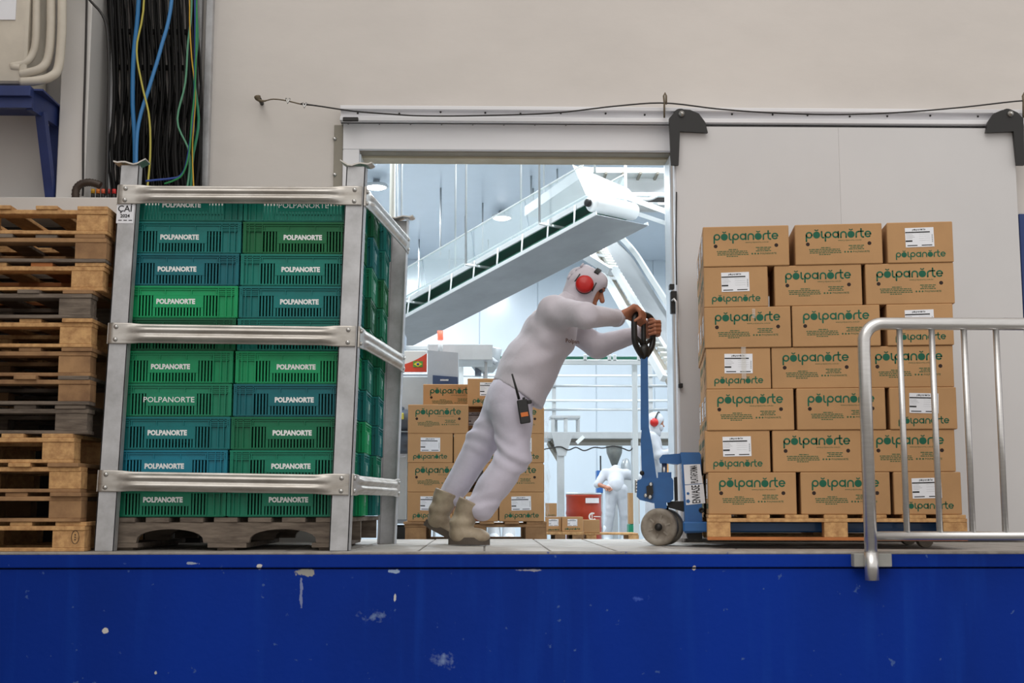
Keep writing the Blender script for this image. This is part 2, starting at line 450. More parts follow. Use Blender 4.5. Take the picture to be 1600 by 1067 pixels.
# latch and rods on the leading edge
q = at(1049, 480, DD)
MB().box(q.x - .006, q.x + .03, DD - .03, DD + .02, at(0, 487, DD).z, at(0, 452, DD).z, .004).build('latch', M_dark, door)
MB().box(q.x - .012, q.x + .016, DD - .03, DD + .02, at(0, 449, DD).z, at(0, 441, DD).z, .003).build('latch_keeper', M_dark, door)
MB().tube([at(1050, 470, DD - .04), at(1053, 467, DD - .05), at(1057, 472, DD - .05), at(1058, 520, DD - .04), at(1061, 600, DD - .02)], .007, 8).build('pull_rod', M_inox, door)
MB().tube([at(1057, 445, DD - .02), at(1056, 380, DD - .02), at(1057, 300, DD - .01)], .004, 6).build('pull_cord', M_black, door)
q = at(1062, 603, DD); MB().box(q.x - .01, q.x + .014, DD - .035, DD, q.z - .013, q.z + .013, .003).build('rod_end', M_dark, door)
MB().box(at(1052, 0, DW).x, at(1056, 0, DW).x, DW - .03, DW + .0, .0, ZT - .03, .002).build('guide_strip', M_inox, door)
# far right: blue painted wall area
bq = at(1592, 334, DW - .02)
struct('trim_10', MB().box(bq.x, 6, DW - .02, DW, 0, bq.z, .003), M_bluewall, 'dark blue painted wall beyond the sliding door')

# left of the doorway: ledge, lower wall coloured dark for shade, pillar
ZL = at(100, 308, 7.0).z
XP = at(325, 200, DW).x
struct('trim_11', MB().box(-6, at(322, 308, 7.2).x, 7.0, DW, ZL - .10, ZL, .004), M_wall_white, 'pale ledge running behind the pallets')
M_shadewall = mat('lower_wall_painted_shade', (46, 44, 44), .9, var=.2, vscale=3)  # dark grey stands in for the shade behind the pallets
struct('trim_12', MB().box(-6, at(322, 308, 7.2).x, 7.32, DW, 0, ZL - .10), M_shadewall, 'recessed lower wall under the ledge with shade put into its colour')
p0 = at(96, 100, 7.1).x; p1 = at(140, 100, 7.1).x
struct('pillar', MB().box(p0, p1, 7.1, DW, ZL, 8, .004), M_wall_white, 'white boxed pillar beside the cables')
struct('trim_13', MB().box(-6, p0 - .01, 7.3, DW, ZL, 8, .004), M_wall_white, 'white panel wall behind the junction box')
struct('trim_14', MB().box(at(317, 200, DW - .05).x, at(327, 200, DW - .05).x, DW - .06, DW, ZL, 8, .002), M_steel, 'steel angle strip right of the hanging cables')

struct('wall_side_blocker', MB().box(-3.75, -3.6, 1.5, DW, -1.3, 6.5), M_wall, 'off-white wall added out of view to shade the left of the dock')  # unseen wall, added to block sky light from the left

# ------------------------------------------------------------------ left wall: cables, junction box, blue stand
lad = thing('cable_ladder', 'grey cable ladder with rungs behind the black cables', 'cable ladder', at(245, 300, DW - .03))
ca, cb = at(178, 100, DW - .03).x, at(310, 100, DW - .03).x
for x in (ca, cb):
    MB().box(x - .015, x + .015, DW - .05, DW - .002, ZL + .002, 4.2, .002).build('side_rail', M_steel, lad)
for py in (-160, -100, -40, 50, 106, 168, 230):
    z = at(250, py, DW - .03).z
    MB().box(ca, cb, DW - .045, DW - .02, z - .014, z + .014, .002).build('rung', M_black, lad)
x = at(175, 20, DW - .1).x
MB().box(x - .02, x + .016, DW - .052, DW - .018, at(175, 42, DW - .1).z, 4.2, .002).build('slotted_strut', M_steel, lad)
def wob(pts, n=18, amp=.012, seed=0):
    r = random.Random(seed); out = []; m = len(pts) - 1
    ph = [r.uniform(0, 6.28) for _ in range(4)]
    for i in range(n + 1):
        t = i / n * m; k = min(int(t), m - 1); f = t - k
        P = [pts[max(k - 1, 0)], pts[k], pts[k + 1], pts[min(k + 2, m)]]
        p = .5 * ((2 * P[1]) + (P[2] - P[0]) * f + (2 * P[0] - 5 * P[1] + 4 * P[2] - P[3]) * f * f + (3 * P[1] - P[0] - 3 * P[2] + P[3]) * f ** 3)
        s = i / n
        out.append(p + Vector((amp * math.sin(ph[0] + 5 * s) + .5 * amp * math.sin(ph[1] + 11 * s), amp * .5 * math.sin(ph[2] + 7 * s), 0)))
    return out
# six layers one in front of the other; inside a layer the cables keep to their own lanes, so none runs through another
LAYERS, LANES = 6, 11
for i in range(LAYERS * LANES):
    ly, ln = i % LAYERS, i // LAYERS
    r = random.Random(100 + i); w = random.Random(ly * 31 + 5)
    d = DW - .078 - .027 * ly
    sw = [w.uniform(-13, 13) for _ in range(4)]                       # sway shared by the whole layer
    x0 = 176 + (ln + .5 * (ly % 2)) * 12.4
    pts = []
    for k, py in enumerate((-190, -20, 130, 240, 306)):
        px = min(max(x0 + (sw[k - 1] if k else sw[0]) * (1 if k < 4 else .6) + r.uniform(-1.2, 1.2), 168 + ln * .9), 314 - (LANES - 1 - ln) * .9)
        pts.append(at(px, py, d))
    pts[-1].z = ZL + .003
    rad = r.choice([.006, .007, .008, .009, .0105])
    c = MB().tube(wob(pts, 16, 0, i), rad, 6).build('hanging_cable', M_rubber)
    tag(c, 'black sheathed cable hanging among the bundle on the left wall', 'cable', 'black cables on the cable ladder')
def colcable(label, pxs, d, rad, rgb, nm, amp=.003):
    c = MB().tube(wob([at(a, b, d) for a, b in pxs], 26, amp, hash(nm) % 97 if False else len(nm)), rad, 6).build('hanging_cable', mat(nm, rgb, .45))
    tag(c, label, 'cable')
D1 = DW - .22
colcable('thick bright blue cable dropping straight to the rack post', [(222, -190), (218, 0), (209, 90), (207, 160), (210, 215), (210, 306)], DW - .252, .013, (44, 118, 176), 'blue_cable')
colcable('thick light blue cable slanting down to the left', [(282, -190), (269, 0), (252, 75), (236, 130), (215, 205), (212, 306)], DW - .280, .011, (62, 130, 190), 'light_blue_cable')
colcable('thin yellow cable curving down through the cable bundle', [(228, -190), (226, 0), (214, 75), (222, 130), (233, 180), (234, 240), (228, 306)], DW - .301, .006, (186, 176, 80), 'yellow_cable')
colcable('green cable running down the right of the bundle', [(303, -190), (307, 0), (309, 60), (304, 120), (311, 190), (300, 250), (296, 306)], DW - .319, .008, (24, 120, 84), 'green_cable')
colcable('pale green cable leaning beside the green one', [(298, -190), (300, 0), (294, 70), (290, 130), (278, 190), (296, 240), (290, 306)], DW - .337, .006, (90, 150, 120), 'pale_green_cable')
colcable('short yellow wire at the top right of the cables', [(296, -190), (297, 0), (297, 40), (300, 90), (306, 150), (300, 230), (302, 306)], DW - .351, .004, (200, 160, 40), 'amber_cable')
colcable('deep blue wire crossing low over the bundle to the right', [(228, 283), (245, 281), (265, 279), (282, 274), (292, 250), (301, 180), (306, 80), (305, -190)], DW - .365, .006, (40, 70, 150), 'deep_blue_cable')
colcable('thin green wire crossing low behind the rack beam', [(256, 287), (272, 282), (286, 272), (296, 240), (300, 190), (306, 100), (307, -190)], DW - .380, .005, (30, 130, 70), 'thin_green_cable')
colcable('thin black cable hanging alone in front of the white pillar', [(138, -190), (136, 0), (134, 90), (131, 200), (130, 290), (128, 306)], 7.086, .006, (34, 28, 27), 'lone_black_cable')
colcable('black cable arching over the top of the pillar', [(98, -190), (122, -30), (140, 0), (158, 20), (168, 45), (171, 110), (168, 220), (166, 306)], 7.02, .008, (30, 28, 28), 'arching_cable')
# conduit elbow and connectors on the ledge
pts = [at(118, 309, 7.04), at(119, 296, 7.04), at(126, 288, 7.04), at(138, 285, 7.04), at(150, 287, 7.04), at(157, 290, 7.04)]
pts[0].z = ZL + .001
rr = []; P2 = wob(pts, 30, 0, 1)
tag(MB().tube(P2, [.020 + .003 * (i % 2) for i in range(len(P2))], 10).build('flexible_conduit', mat('conduit_grey', (74, 62, 54), .5, .3, var=.4, vscale=30)), 'ribbed brown flexible conduit bending down onto the ledge', 'conduit')
for px, rgb, lab in ((145, (196, 150, 30), 'yellow'), (153, (214, 120, 40), 'orange'), (161, (206, 90, 60), 'salmon'), (169, (150, 40, 40), 'dark red'), (178, (196, 40, 36), 'bright red')):
    p = at(px, 306, 7.13)
    g = thing('cable_connector', lab + ' ended cable connector in the row on the ledge', 'connector', (p.x, p.y, ZL), 0, 'cable connectors on the ledge')
    b = Vector((p.x, p.y, ZL))
    MB().tube([b + V(0, 0, .001), b + V(0, 0, .03), b + V(0, 0, .055)], [.011, .011, .010], 8).build('body', M_dark, g)
    MB().tube([b + V(0, 0, .052), b + V(0, 0, .078)], .0115, 8).build('ring', mat('ring_' + lab.replace(' ', '_'), rgb, .4), g)

# junction box with three pipe bends
q0 = at(-60, 130, 6.85); q1 = at(38, 130, 6.85)
jb = thing('junction_box', 'cream metal junction box with curved pipes on the blue stand', 'junction box', ((q0.x + q1.x) / 2, 7.0, at(0, 133, 6.9).z))
zb = at(0, 133, 6.9).z
MB().box(q0.x, q1.x, 6.86, 7.2, zb, zb + 1.3, .012).build('body', M_cream, jb)
for k, (xo, yb, r0) in enumerate(((57, 106, .017), (80, 116, .019), (97, 128, .020))):
    pts = [at(xo, -200, 6.9), at(xo, 0, 6.9), at(xo - 1, 60, 6.9), at(xo - 6, yb - 22, 6.9), at(xo - 18, yb - 8, 6.88), at(xo - 38, yb - 2, 6.87), at(32, yb, 6.87)]
    MB().tube(wob(pts, 30, 0), r0 * 1.25, 12).build('pipe', M_cream, jb)
q = at(-8, 0, 6.855); r = at(24, 31, 6.855)
MB().box(q.x, r.x, 6.853, 6.859, r.z, r.z + .3).build('paper_notice', M_label, jb)
# blue stand
bs = thing('blue_steel_stand', 'dark blue welded steel stand under the junction box', 'stand', at(40, 305, 7.0))
zt0, zt1 = at(0, 168, 6.8).z, at(0, 136, 6.8).z
qa = at(-120, 150, 6.8); qb = at(50, 150, 6.8); qc = at(94, 190, 7.12)
MB().box(qa.x, qb.x, 6.77, 6.83, (zt0 + zt1) / 2, zt1, .003).box(qa.x, qb.x, 6.80, 6.83, zt0, (zt0 + zt1) / 2).build('front_beam', M_bluef, bs)
MB().bar((qb.x - .02, 6.82, zt1 - .06), (qc.x - .01, 7.28, zt1 - .06), .03, .12).build('side_beam', M_bluef, bs)
MB().box(qa.x, qc.x, 6.82, 7.28, zt1 - .012, zt1 - .002).build('top_plate', M_bluef, bs)
l0 = at(80, 300, 7.12)
MB().box(l0.x - .045, l0.x + .035, 7.16, 7.24, ZL + .001, zt1 - .02, .004).build('leg', M_bluef, bs)
MB().bar(at(64, 175, 6.95), (l0.x + .0, 7.12, ZL + .03), .05, .045).build('brace', M_bluef, bs)

# ------------------------------------------------------------------ steel wire above the door
wr = thing('wire_rope', 'thin steel wire rope strung above the door track', 'wire rope', at(1000, 175, DT - .03))
pts = [(470, 162), (500, 166), (555, 174), (620, 179), (660, 181), (730, 181), (860, 177), (960, 166), (1038, 161), (1120, 170), (1200, 176), (1300, 179), (1400, 176), (1500, 168), (1590, 158), (1640, 156)]
MB().tube(wob([at(a, b, DT - .03) for a, b in pts], 70, .0005, 3), .0045, 6).build('rope', M_black, wr)
MB().tube(wob([at(a, b, DT - .02) for a, b in ((402, 150), (404, 156), (412, 158), (425, 155), (440, 156), (455, 159), (472, 163), (495, 165))], 20, 0), [.018, .020, .016, .010, .010, .008, .006, .004] + [.004] * 13, 8).build('turnbuckle', mat('rusty_fitting', (120, 108, 90), .7, .4, var=.3, vscale=30), wr)
for px, py in ((450, 157), (476, 164)):
    q = at(px, py, DT - .02)
    MB().tube([q + V(-.01, -.01, .01), q + V(0, -.012, -.02), q + V(.012, -.01, .01)], .006, 6).build('rope_clip', M_bolt, wr)
q = at(404, 152, DT - .02)
MB().tube([q, V(q.x, DW + .02, q.z)], .012, 8).build('wall_anchor', M_black, wr)
for px in (1038, 1599):
    MB().tube([at(px, 184, DT - .02), at(px, 160, DT - .03), at(px - 1, 150, DT - .03), at(px + 1, 145, DT - .03), at(px + 3, 150, DT - .03), at(px + 3, 163, DT - .03)], .006, 6).build('hook', mat('rusty_fitting', (120, 108, 90)), wr)

# ------------------------------------------------------------------ lettering
def text_geom(s, size=1.0, bold=0.0, res=2, align='CENTER', sx=1.0):
    cu = bpy.data.curves.new('lettering', 'FONT'); cu.body = s; cu.size = size; cu.offset = bold
    cu.resolution_u = res; cu.align_x = align; cu.fill_mode = 'FRONT'
    ob = bpy.data.objects.new('lettering', cu); COL.objects.link(ob)
    dg = bpy.context.evaluated_depsgraph_get()
    me = bpy.data.meshes.new_from_object(ob.evaluated_get(dg))
    vs = [(v.co.x * sx, v.co.y) for v in me.vertices]; fs = [tuple(p.vertices) for p in me.polygons]
    bpy.data.objects.remove(ob); bpy.data.curves.remove(cu); bpy.data.meshes.remove(me)
    return vs, fs
def put2d(mb, vf, u=0.0, v=0.0, k=1.0, y=0.0):
    """flat 2-D shapes laid on the plane y = const, facing -y"""
    mb.add([(p[0] * k + u, y, p[1] * k + v) for p in vf[0]], vf[1]); return mb
def stroke2d(pts, t, out):
    """ribbon of width t with round ends"""
    n = len(pts)
    L = []; R = []
    for i in range(n):
        a = pts[max(i - 1, 0)]; b = pts[min(i + 1, n - 1)]
        dx, dy = b[0] - a[0], b[1] - a[1]; l = math.hypot(dx, dy) or 1
        nx, ny = -dy / l * t / 2, dx / l * t / 2
        L.append((pts[i][0] + nx, pts[i][1] + ny)); R.append((pts[i][0] - nx, pts[i][1] - ny))
    vs, fs = out; b0 = len(vs); vs.extend(L); vs.extend(R)
    for i in range(n - 1): fs.append((b0 + i, b0 + n + i, b0 + n + i + 1, b0 + i + 1))
    for c in (pts[0], pts[-1]): disc2d(c, t / 2, out, 8)
def disc2d(c, r, out, n=20):
    vs, fs = out; b0 = len(vs)
    vs.extend([(c[0] + r * math.cos(2 * math.pi * k / n), c[1] + r * math.sin(2 * math.pi * k / n)) for k in range(n)])
    fs.append(tuple(range(b0, b0 + n)))
def arc(cx, cy, r, a0, a1, n=14):
    return [(cx + r * math.cos(math.radians(a0 + (a1 - a0) * i / n)), cy + r * math.sin(math.radians(a0 + (a1 - a0) * i / n))) for i in range(n + 1)]
def make_logo():
    o = ([], []); t = .22; x = 0.0; r = .39
    def P(x):
        stroke2d(arc(x + .5, .5, r, 0, 360, 20), t, o); stroke2d([(x + .1, .5), (x + .1, -.42)], t, o); return x + 1.08
    def O(x):
        disc2d((x + .5, .5), .52, o); stroke2d(arc(x + .5, 1.42, .26, 215, 325, 8), .15, o); return x + 1.14
    x = P(x); x = O(x)
    stroke2d([(x + .1, 1.0), (x + .1, .35)] + arc(x + .35, .33, .25, 180, 270, 6), t, o); x += .52
    x = P(x)
    stroke2d(arc(x + .5, .5, r, 0, 360, 20), t, o); stroke2d([(x + .9, .95), (x + .9, .06)], t, o); x += 1.16
    stroke2d([(x + .1, .06), (x + .1, .5)] + arc(x + .48, .52, .38, 180, 0, 12) + [(x + .86, .06)], t, o); x += 1.06
    x = O(x)
    stroke2d([(x + .1, .06), (x + .1, .55)] + arc(x + .45, .55, .35, 180, 80, 8), t, o); x += .62
    stroke2d([(x + .2, 1.3), (x + .2, .38)] + arc(x + .5, .36, .30, 180, 275, 6), t, o); stroke2d([(x + .02, .92), (x + .5, .92)], t * .9, o); x += .66
    stroke2d(arc(x + .5, .5, r, 0, 315, 18), t, o); stroke2d([(x + .15, .5), (x + .88, .5)], t * .85, o); x += .96
    vs = [((a - x / 2) / x, (b - .5) / x) for a, b in o[0]]
    return vs, o[1]
LOGO = make_logo()

# ------------------------------------------------------------------ wooden pallets (stack at the left edge)
def pallet_parts(t, Lx, Ly, H, ms, seed, skip=()):
    """block pallet centred on its Empty; parts are children; meshes shared through CACHE"""
    r = random.Random(seed); bt = .018; st = .020; bb = .016; bh = H - bt - st - bb
    def part(nm, sx, sy, sz, x, y, z, m, c=.002):
        key = (nm, round(sx, 3), round(sy, 3), round(sz, 3), m.name)
        if key not in PC:
            me = MB().box(-sx / 2, sx / 2, -sy / 2, sy / 2, 0, sz, c).mesh(nm); me.materials.append(m); PC[key] = me
        link(nm, PC[key], t, (x, y, z), (0, 0, r.uniform(-.006, .006)))
    n = 6
    for i in range(n):
        w = (.10, .14)[i in (0, n - 1)]
        x = -Lx / 2 + .07 + i * (Lx - .14) / (n - 1)
        part('deck_board', w, Ly + r.choice([0, .02, -.01]), bt, x + r.uniform(-.012, .012), r.uniform(-.01, .01), H - bt, r.choice(ms))
    for y in (-Ly / 2 + .05, 0, Ly / 2 - .05):
        m = ms[0] if y < 0 else r.choice(ms)
        part('stringer_board', Lx, .10, st, 0, y, H - bt - st, m)
        part('bottom_board', Lx, .10, bb, 0, y, 0, r.choice(ms))
        for x in (-Lx / 2 + .075, 0, Lx / 2 - .075):
            part('block', .145, .095, bh, x + r.uniform(-.004, .004), y, bb, ms[0])
PC = {}
PH = .132
px_r = [141, 127, 130, 117, 134, 138, 152, 152, 158, 172, 172, 180]     # right ends, bottom pallet first
desc = ['pine pallet with a round stamp on its corner block, bottom of the stack', 'greyish pallet resting on the bottom pallet of the stack', 'pale pine pallet, third from the bottom of the stack', 'pine pallet, fourth from the bottom of the stack',
        'dark weathered pallet, fifth from the bottom, set furthest in', 'brownish pallet with a chamfered block, sixth from the bottom', 'grey-brown pallet, seventh from the bottom of the stack', 'clean light pine pallet, fifth from the top of the stack',
        'weathered grey pallet with ragged block, fourth from the top', 'orange-tinted pine pallet, third from the top of the stack', 'brown pallet just under the topmost one', 'light pine pallet on top of the stack at the left edge']
wsets = [[M_wood, M_wood], [M_wood2, M_woodg], [M_wood, M_wood2], [M_wood, M_wood], [M_woodg, M_woodg], [M_wood2, M_woodg], [M_wood2, M_wood2], [M_wood, M_wood], [M_woodg, M_wood2], [M_wood, M_woodo], [M_wood2, M_woodg], [M_wood, M_wood]]
YP = 5.93
RXL = at(162, 858, 5.99).x
for i in range(12):
    z = i * PH + .0005 * i
    e = at(px_r[i], 860 - i * 44.6, YP)
    e.x = min(e.x, RXL + .029 * i * PH - (.104 if i in (1, 2, 6, 7, 8) else .072))     # clear of the rack
    t = thing('wooden_pallet', desc[i], 'pallet', (e.x - .6, YP + .5 + RND.uniform(-.008, .012), z), RND.uniform(-.012, .012), 'stacked wooden pallets')
    pallet_parts(t, 1.2, 1.0, PH, wsets[i], 40 + i)
    if i == 0:
        g = MB().tube([V(.5575 + .017 * math.cos(a * .5236), -.5005, .064 + .030 * math.sin(a * .5236)) for a in range(12)], .0012, 4, closed=True)
        for k in range(3): g.box(.5545, .5605, -.5008, -.5004, .050 + k * .011, .055 + k * .011)
        me = g.mesh('stamp'); link('stamp', me, t, mat=M_ink)

# ------------------------------------------------------------------ steel stacking rack
LEAN = .0
DR = 5.99
RD = 1.18      # depth of the rack
SH = .029      # lean to the right per metre of height
def lean(p, ydep=True):
    return Vector((p[0] + SH * p[2] + (.14 * max(0.0, (p[1] - DR) / RD) * min(max((p[0] - RX0) / (RX1 - RX0), 0), 1) if ydep else 0), p[1], p[2]))
rl = at(162, 858, DR); rr_ = at(529, 858, DR)
RX0, RX1 = rl.x, rr_.x
ZTOP = at(190, 258, DR).z
rack = thing('stacking_rack', 'dented galvanised steel stacking rack holding green crates', 'rack', ((RX0 + RX1) / 2, DR + RD / 2, 0))
class LMB(MB):
    def done(s): s.v = [tuple(lean(p)) for p in s.v]; return s
for (x, y) in ((RX0, DR), (RX1, DR), (RX0, DR + RD), (RX1, DR + RD)):
    sgn = 1 if x == RX0 else -1; ys = 1 if y == DR else -1
    b = LMB()
    # folded channel post: front web with two returns, open to the inside
    y0 = y if ys > 0 else y - .055
    b.box(x - .045, x + .045, (y0 if ys > 0 else y0 + .049), (y0 + .006 if ys > 0 else y0 + .055), 0, ZTOP, .001)
    b.box(x - .045, x - .039, y0, y0 + .055, 0, ZTOP, .001); b.box(x + .039, x + .045, y0, y0 + .055, 0, ZTOP, .001)
    pst = b.done().build('post', M_steel, rack)
    c = LMB()   # flared, bent cap plate
    n = 9; top = []
    for i in range(n):
        u = -1 + 2 * i / (n - 1); wz = .014 * (abs(u) ** 3) + .006 * math.sin(5 * u + x * 9)
        top.append((x + u * .075, ZTOP + .004 + wz))
    for i in range(n - 1):
        (xa, za), (xb, zb) = top[i], top[i + 1]
        c.add([(xa, y0 - .015, za), (xb, y0 - .015, zb), (xb, y0 + .07, zb), (xa, y0 + .07, za), (xa, y0 - .015, za + .007), (xb, y0 - .015, zb + .007), (xb, y0 + .07, zb + .007), (xa, y0 + .07, za + .007)],
              [(0, 3, 2, 1), (4, 5, 6, 7), (0, 1, 5, 4), (2, 3, 7, 6), (0, 4, 7, 3), (1, 2, 6, 5)])
    c.done().build('post_cap', M_steel2, pst)
def beam(a, b, h, outn, name='beam'):
    """pressed beam from a to b (lower edge centre), h high; flat bolted ends, ridged middle; outn = outward normal"""
    a = Vector(a); b = Vector(b); u = b - a; L = u.length; u.normalize(); outn = Vector(outn)
    m = LMB(); nx, nz = 44, 18; vs = []; fs = []
    def prof(w):    # ridge pattern across the height, 0..1
        return max(0.0, math.sin(math.pi * min(max((w - .10) / .80, 0), 1))) ** .5 * (1.0 - .62 * math.exp(-((w - .5) / .13) ** 2))
    for i in range(nx + 1):
        s = i / nx; d = min(s, 1 - s) * L
        k = min(max((d - .085) / .075, 0), 1); k = k * k * (3 - 2 * k)
        for j in range(nz + 1):
            w = j / nz
            pinch = 1 - .14 * k * abs(2 * w - 1)
            p = a + u * (s * L) + Vector((0, 0, h * (.5 + (w - .5) * (1 - .10 * k)))) + outn * (.004 + .026 * k * prof(w))
            vs.append(p)
    for i in range(nx):
        for j in range(nz):
            q = i * (nz + 1) + j; fs.append((q, q + nz + 1, q + nz + 2, q + 1))
    m.add(vs, fs, True)
    n0 = len(vs)
    # back sheet gives the beam its thickness
    m.add([p - outn * .006 for p in vs], [f[::-1] for f in fs], True)
    ring = [i * (nz + 1) for i in range(nx + 1)] + [nx * (nz + 1) + j for j in range(1, nz + 1)] + [i * (nz + 1) + nz for i in range(nx - 1, -1, -1)] + [j for j in range(nz - 1, 0, -1)]
    for i in range(len(ring)):
        p, q = ring[i], ring[(i + 1) % len(ring)]
        m.f.append((p, n0 + p, n0 + q, q)); m.sm.append(False)
    ob = m.done().build(name, M_steel2, rack)
    for e in (a + u * .035, b - u * .035):
        for w in (.2, .8):
            bm = LMB().lathe([(.0105, 0), (.0105, .004), (.007, .008), (0, .009)], e + Vector((0, 0, h * w)) + outn * .004, outn, 10)
            bm.done().build('bolt', M_bolt, ob)
BZ = []
for pyl, pyr, ht in ((319, 321, 31), (537, 542, 33), (768, 774, 33)):
    z0 = at(180, pyl, DR).z; z1 = at(540, pyr, DR).z; h = ht * DR / FPX
    BZ.append((z0 + z1) / 2)
    beam((RX0 - .045, DR - .006, z0), (RX1 + .035, DR - .006, z1), h, (0, -1, 0))
    beam((RX1 + .047, DR + .0, z1), (RX1 + .047, DR + RD, z1), h, (1, 0, 0))
    beam((RX0 - .047, DR + RD, z0), (RX0 - .047, DR, z0), h, (-1, 0, 0))
    beam((RX1 + .045, DR + RD + .004, z1), (RX0 - .045, DR + RD + .004, z0), h, (0, 1, 0))
# paper sticker on the left post
sz = at(196, 332, DR).z
s = LMB().box(RX0 - .046, RX0 + .034, DR - .0022, DR - .0004, sz - .052, sz + .052)
stk = s.done().build('paper_sticker', M_label, rack)
g = LMB(); put2d(g, text_geom('\u00c7A\u00cd', .042, .0006, 3), RX0 - .008, sz + .004, 1, DR - .003); put2d(g, text_geom('2024', .022, .0008), RX0 - .006, sz - .024, 1, DR - .003)
for k in range(3): g.box(RX0 - .036 + .024 * k, RX0 - .020 + .024 * k, DR - .003, DR - .0025, sz - .040, sz - .036)
g.done().build('sticker_print', M_ink, stk)

# weathered pallet with arched stringers inside the rack
RXC = (RX0 + RX1) / 2
wp = thing('notched_pallet', 'weathered grey pallet with arched notches under the green crates', 'pallet', (RXC, DR + .56, 0))
def arch_board(y):
    pl = [(-.535, .035), (-.535, .128), (.535, .128), (.535, .035)]
    for cx in (.26, -.26):
        pl += [(cx + .155 * math.cos(math.radians(a)), .035 + .062 * math.sin(math.radians(a)) ** .7 if a not in (0, 180) else .035) for a in range(0, 181, 15)]
    return MB().prism([(p[0] + RXC + .10 * (y - DR) / RD, p[1]) for p in pl], (0, y + .04, 0), (1, 0, 0), (0, 0, 1), .04)
for y in (DR + .075, DR + .54, DR + 1.0): arch_board(y).build('stringer', M_woodg, wp)
for i in range(7):
    x = RXC - .47 + i * .157
    MB().bar(V(x, DR + .07, .13925), V(x + .10, DR + 1.06, .13925), .11, .0215, (0, 0, 1), .002).build('deck_board', M_woodg, wp)
for x0, x1 in ((-.535, -.40), (-.08, .10), (.40, .535)):
    MB().box(RXC + x0, RXC + x1, DR + .075, DR + 1.04, .012, .034, .002).build('bottom_board', M_woodg, wp)
for x in (-.47, 0, .47):
    MB().box(RXC + x - .04, RXC + x + .04, DR + .10, DR + 1.0, 0, .0118, .001).build('runner', M_woodg, wp)

# ------------------------------------------------------------------ green crates
CW, CD, CH = .560, .335, .155
def crate_body():
    m = MB(); t = .004
    def panel(w, place, plate_w):
        """slotted wall of width w: place(x0,x1,d0,d1,z0,z1) puts a box; d is depth from the outer face"""
        cz = .092                              # corner column width
        place(-w / 2, w / 2, .007, .007 + t, .112, .150)          # upper band
        place(-w / 2, w / 2, -.001, .012, .146, .1545); place(-w / 2 + .02, w / 2 - .02, .0005, .010, .136, .1395)   # rim
        place(-w / 2 + .02, w / 2 - .02, .001, .011, .110, .114)
        place(-w / 2 + .006, w / 2 - .006, .008, .008 + t, .002, .012); place(-w / 2 + .004, w / 2 - .004, .003, .010, .0065, .0105)
        for s in (-1, 1):                       # corner columns with ribs
            a, b = sorted((s * w / 2, s * (w / 2 - cz))); place(a, b, .012, .012 + t, .004, .148)
            for e in (w / 2 - .004, w / 2 - .030, w / 2 - .056, w / 2 - cz): place(s * e - .0022, s * e + .0022, .0005, .013, .006, .148)
            for zz in (.118, .126, .136): place(a, b, .002, .013, zz, zz + .003)
        place(-plate_w / 2, plate_w / 2, .0015, .0055, .052, .112)          # name plate
        inner = w / 2 - cz
        for e in (-inner * .33, inner * .33, -inner * .95, inner * .95): place(e - .0018, e + .0018, .001, .008, .114, .137)
        # bars: pitch .0145 with open slots between
        k = int((2 * inner) / .0145); pitch = 2 * inner / k
        for i in range(k + 1):
            x = -inner + i * pitch
            if abs(x) < plate_w / 2 - .012: place(x - .0038, x + .0038, .003, .008, .010, .054 if abs(x) < plate_w / 2 - .03 else .066)
            elif abs(x) < plate_w / 2 + .004: place(x - .006, x + .006, .003, .008, .010, .112)
            else: place(x - .0038, x + .0038, .003, .008, .010, .112)
    panel(CW, lambda a, b, c, d, e, f: m.box(a, b, -CD / 2 + c, -CD / 2 + d, e, f), .235)
    panel(CW, lambda a, b, c, d, e, f: m.box(a, b, CD / 2 - d, CD / 2 - c, e, f), .235)
    panel(CD, lambda a, b, c, d, e, f: m.box(CW / 2 - d, CW / 2 - c, a, b, e, f), .13)
    panel(CD, lambda a, b, c, d, e, f: m.box(-CW / 2 + c, -CW / 2 + d, a, b, e, f), .13)
    m.box(-CW / 2 + .014, CW / 2 - .014, -CD / 2 + .014, CD / 2 - .014, .002, .008)
    return m.mesh('crate')
crate_me = crate_body(); crate_me.materials.append(M_plastic)
def lettering_me(sx):
    g = MB(); put2d(g, text_geom('POLPANORTE', .032, .0017, 2, sx=sx * .96), 0, .070, 1, 0)
    me = g.mesh('lettering'); me.materials.append(M_white); return me
let_bold = lettering_me(.94); let_wide = lettering_me(1.0)
g = MB(); put2d(g, text_geom('POLPANORTE', .036, .0003, 2, sx=1.06), 0, .069, 1, 0); let_thin = g.mesh('lettering'); let_thin.materials.append(M_white)
tagm = MB().box(-.001, 0, -.02, .02, .07, .10).mesh('side_tag'); tagm.materials.append(mat('pale_tag', (150, 190, 176), .5))
cL = [(0, 118, 104), (0, 120, 116), (0, 108, 118), (0, 160, 98), (0, 98, 62), (0, 146, 94), (18, 134, 98), (0, 114, 116), (14, 124, 146), (0, 120, 88)]
cR = [(0, 124, 106), (0, 108, 62), (0, 126, 112), (0, 118, 116), (0, 120, 108), (0, 156, 98), (0, 106, 114), (0, 110, 74), (0, 126, 98), (0, 122, 92)]
def cname(c):
    r, g, b = c
    if b > g: return 'blue-teal'
    if b > g * .93: return 'teal'
    if b > g * .80: return 'sea-green'
    if g >= 140: return 'bright green'
    return 'dark green'
ZC0 = .1515
def put_crate(col, row, x, y, rgb, label, grp, side=False):
    z = ZC0 + (9 - row) * CH
    p = lean((x, y, z), False)
    o = link('plastic_crate', crate_me, None, (p.x + RND.uniform(-.003, .003), p.y + RND.uniform(-.003, .003), z), (0, 0, RND.uniform(-.005, .005)))
    o.color = lin(rgb); tag(o, label, 'crate', grp)
    return o
xl = at(256, 806, DR + .07).x; xr = at(448, 806, DR + .07).x
YC = DR + .070 + CD / 2
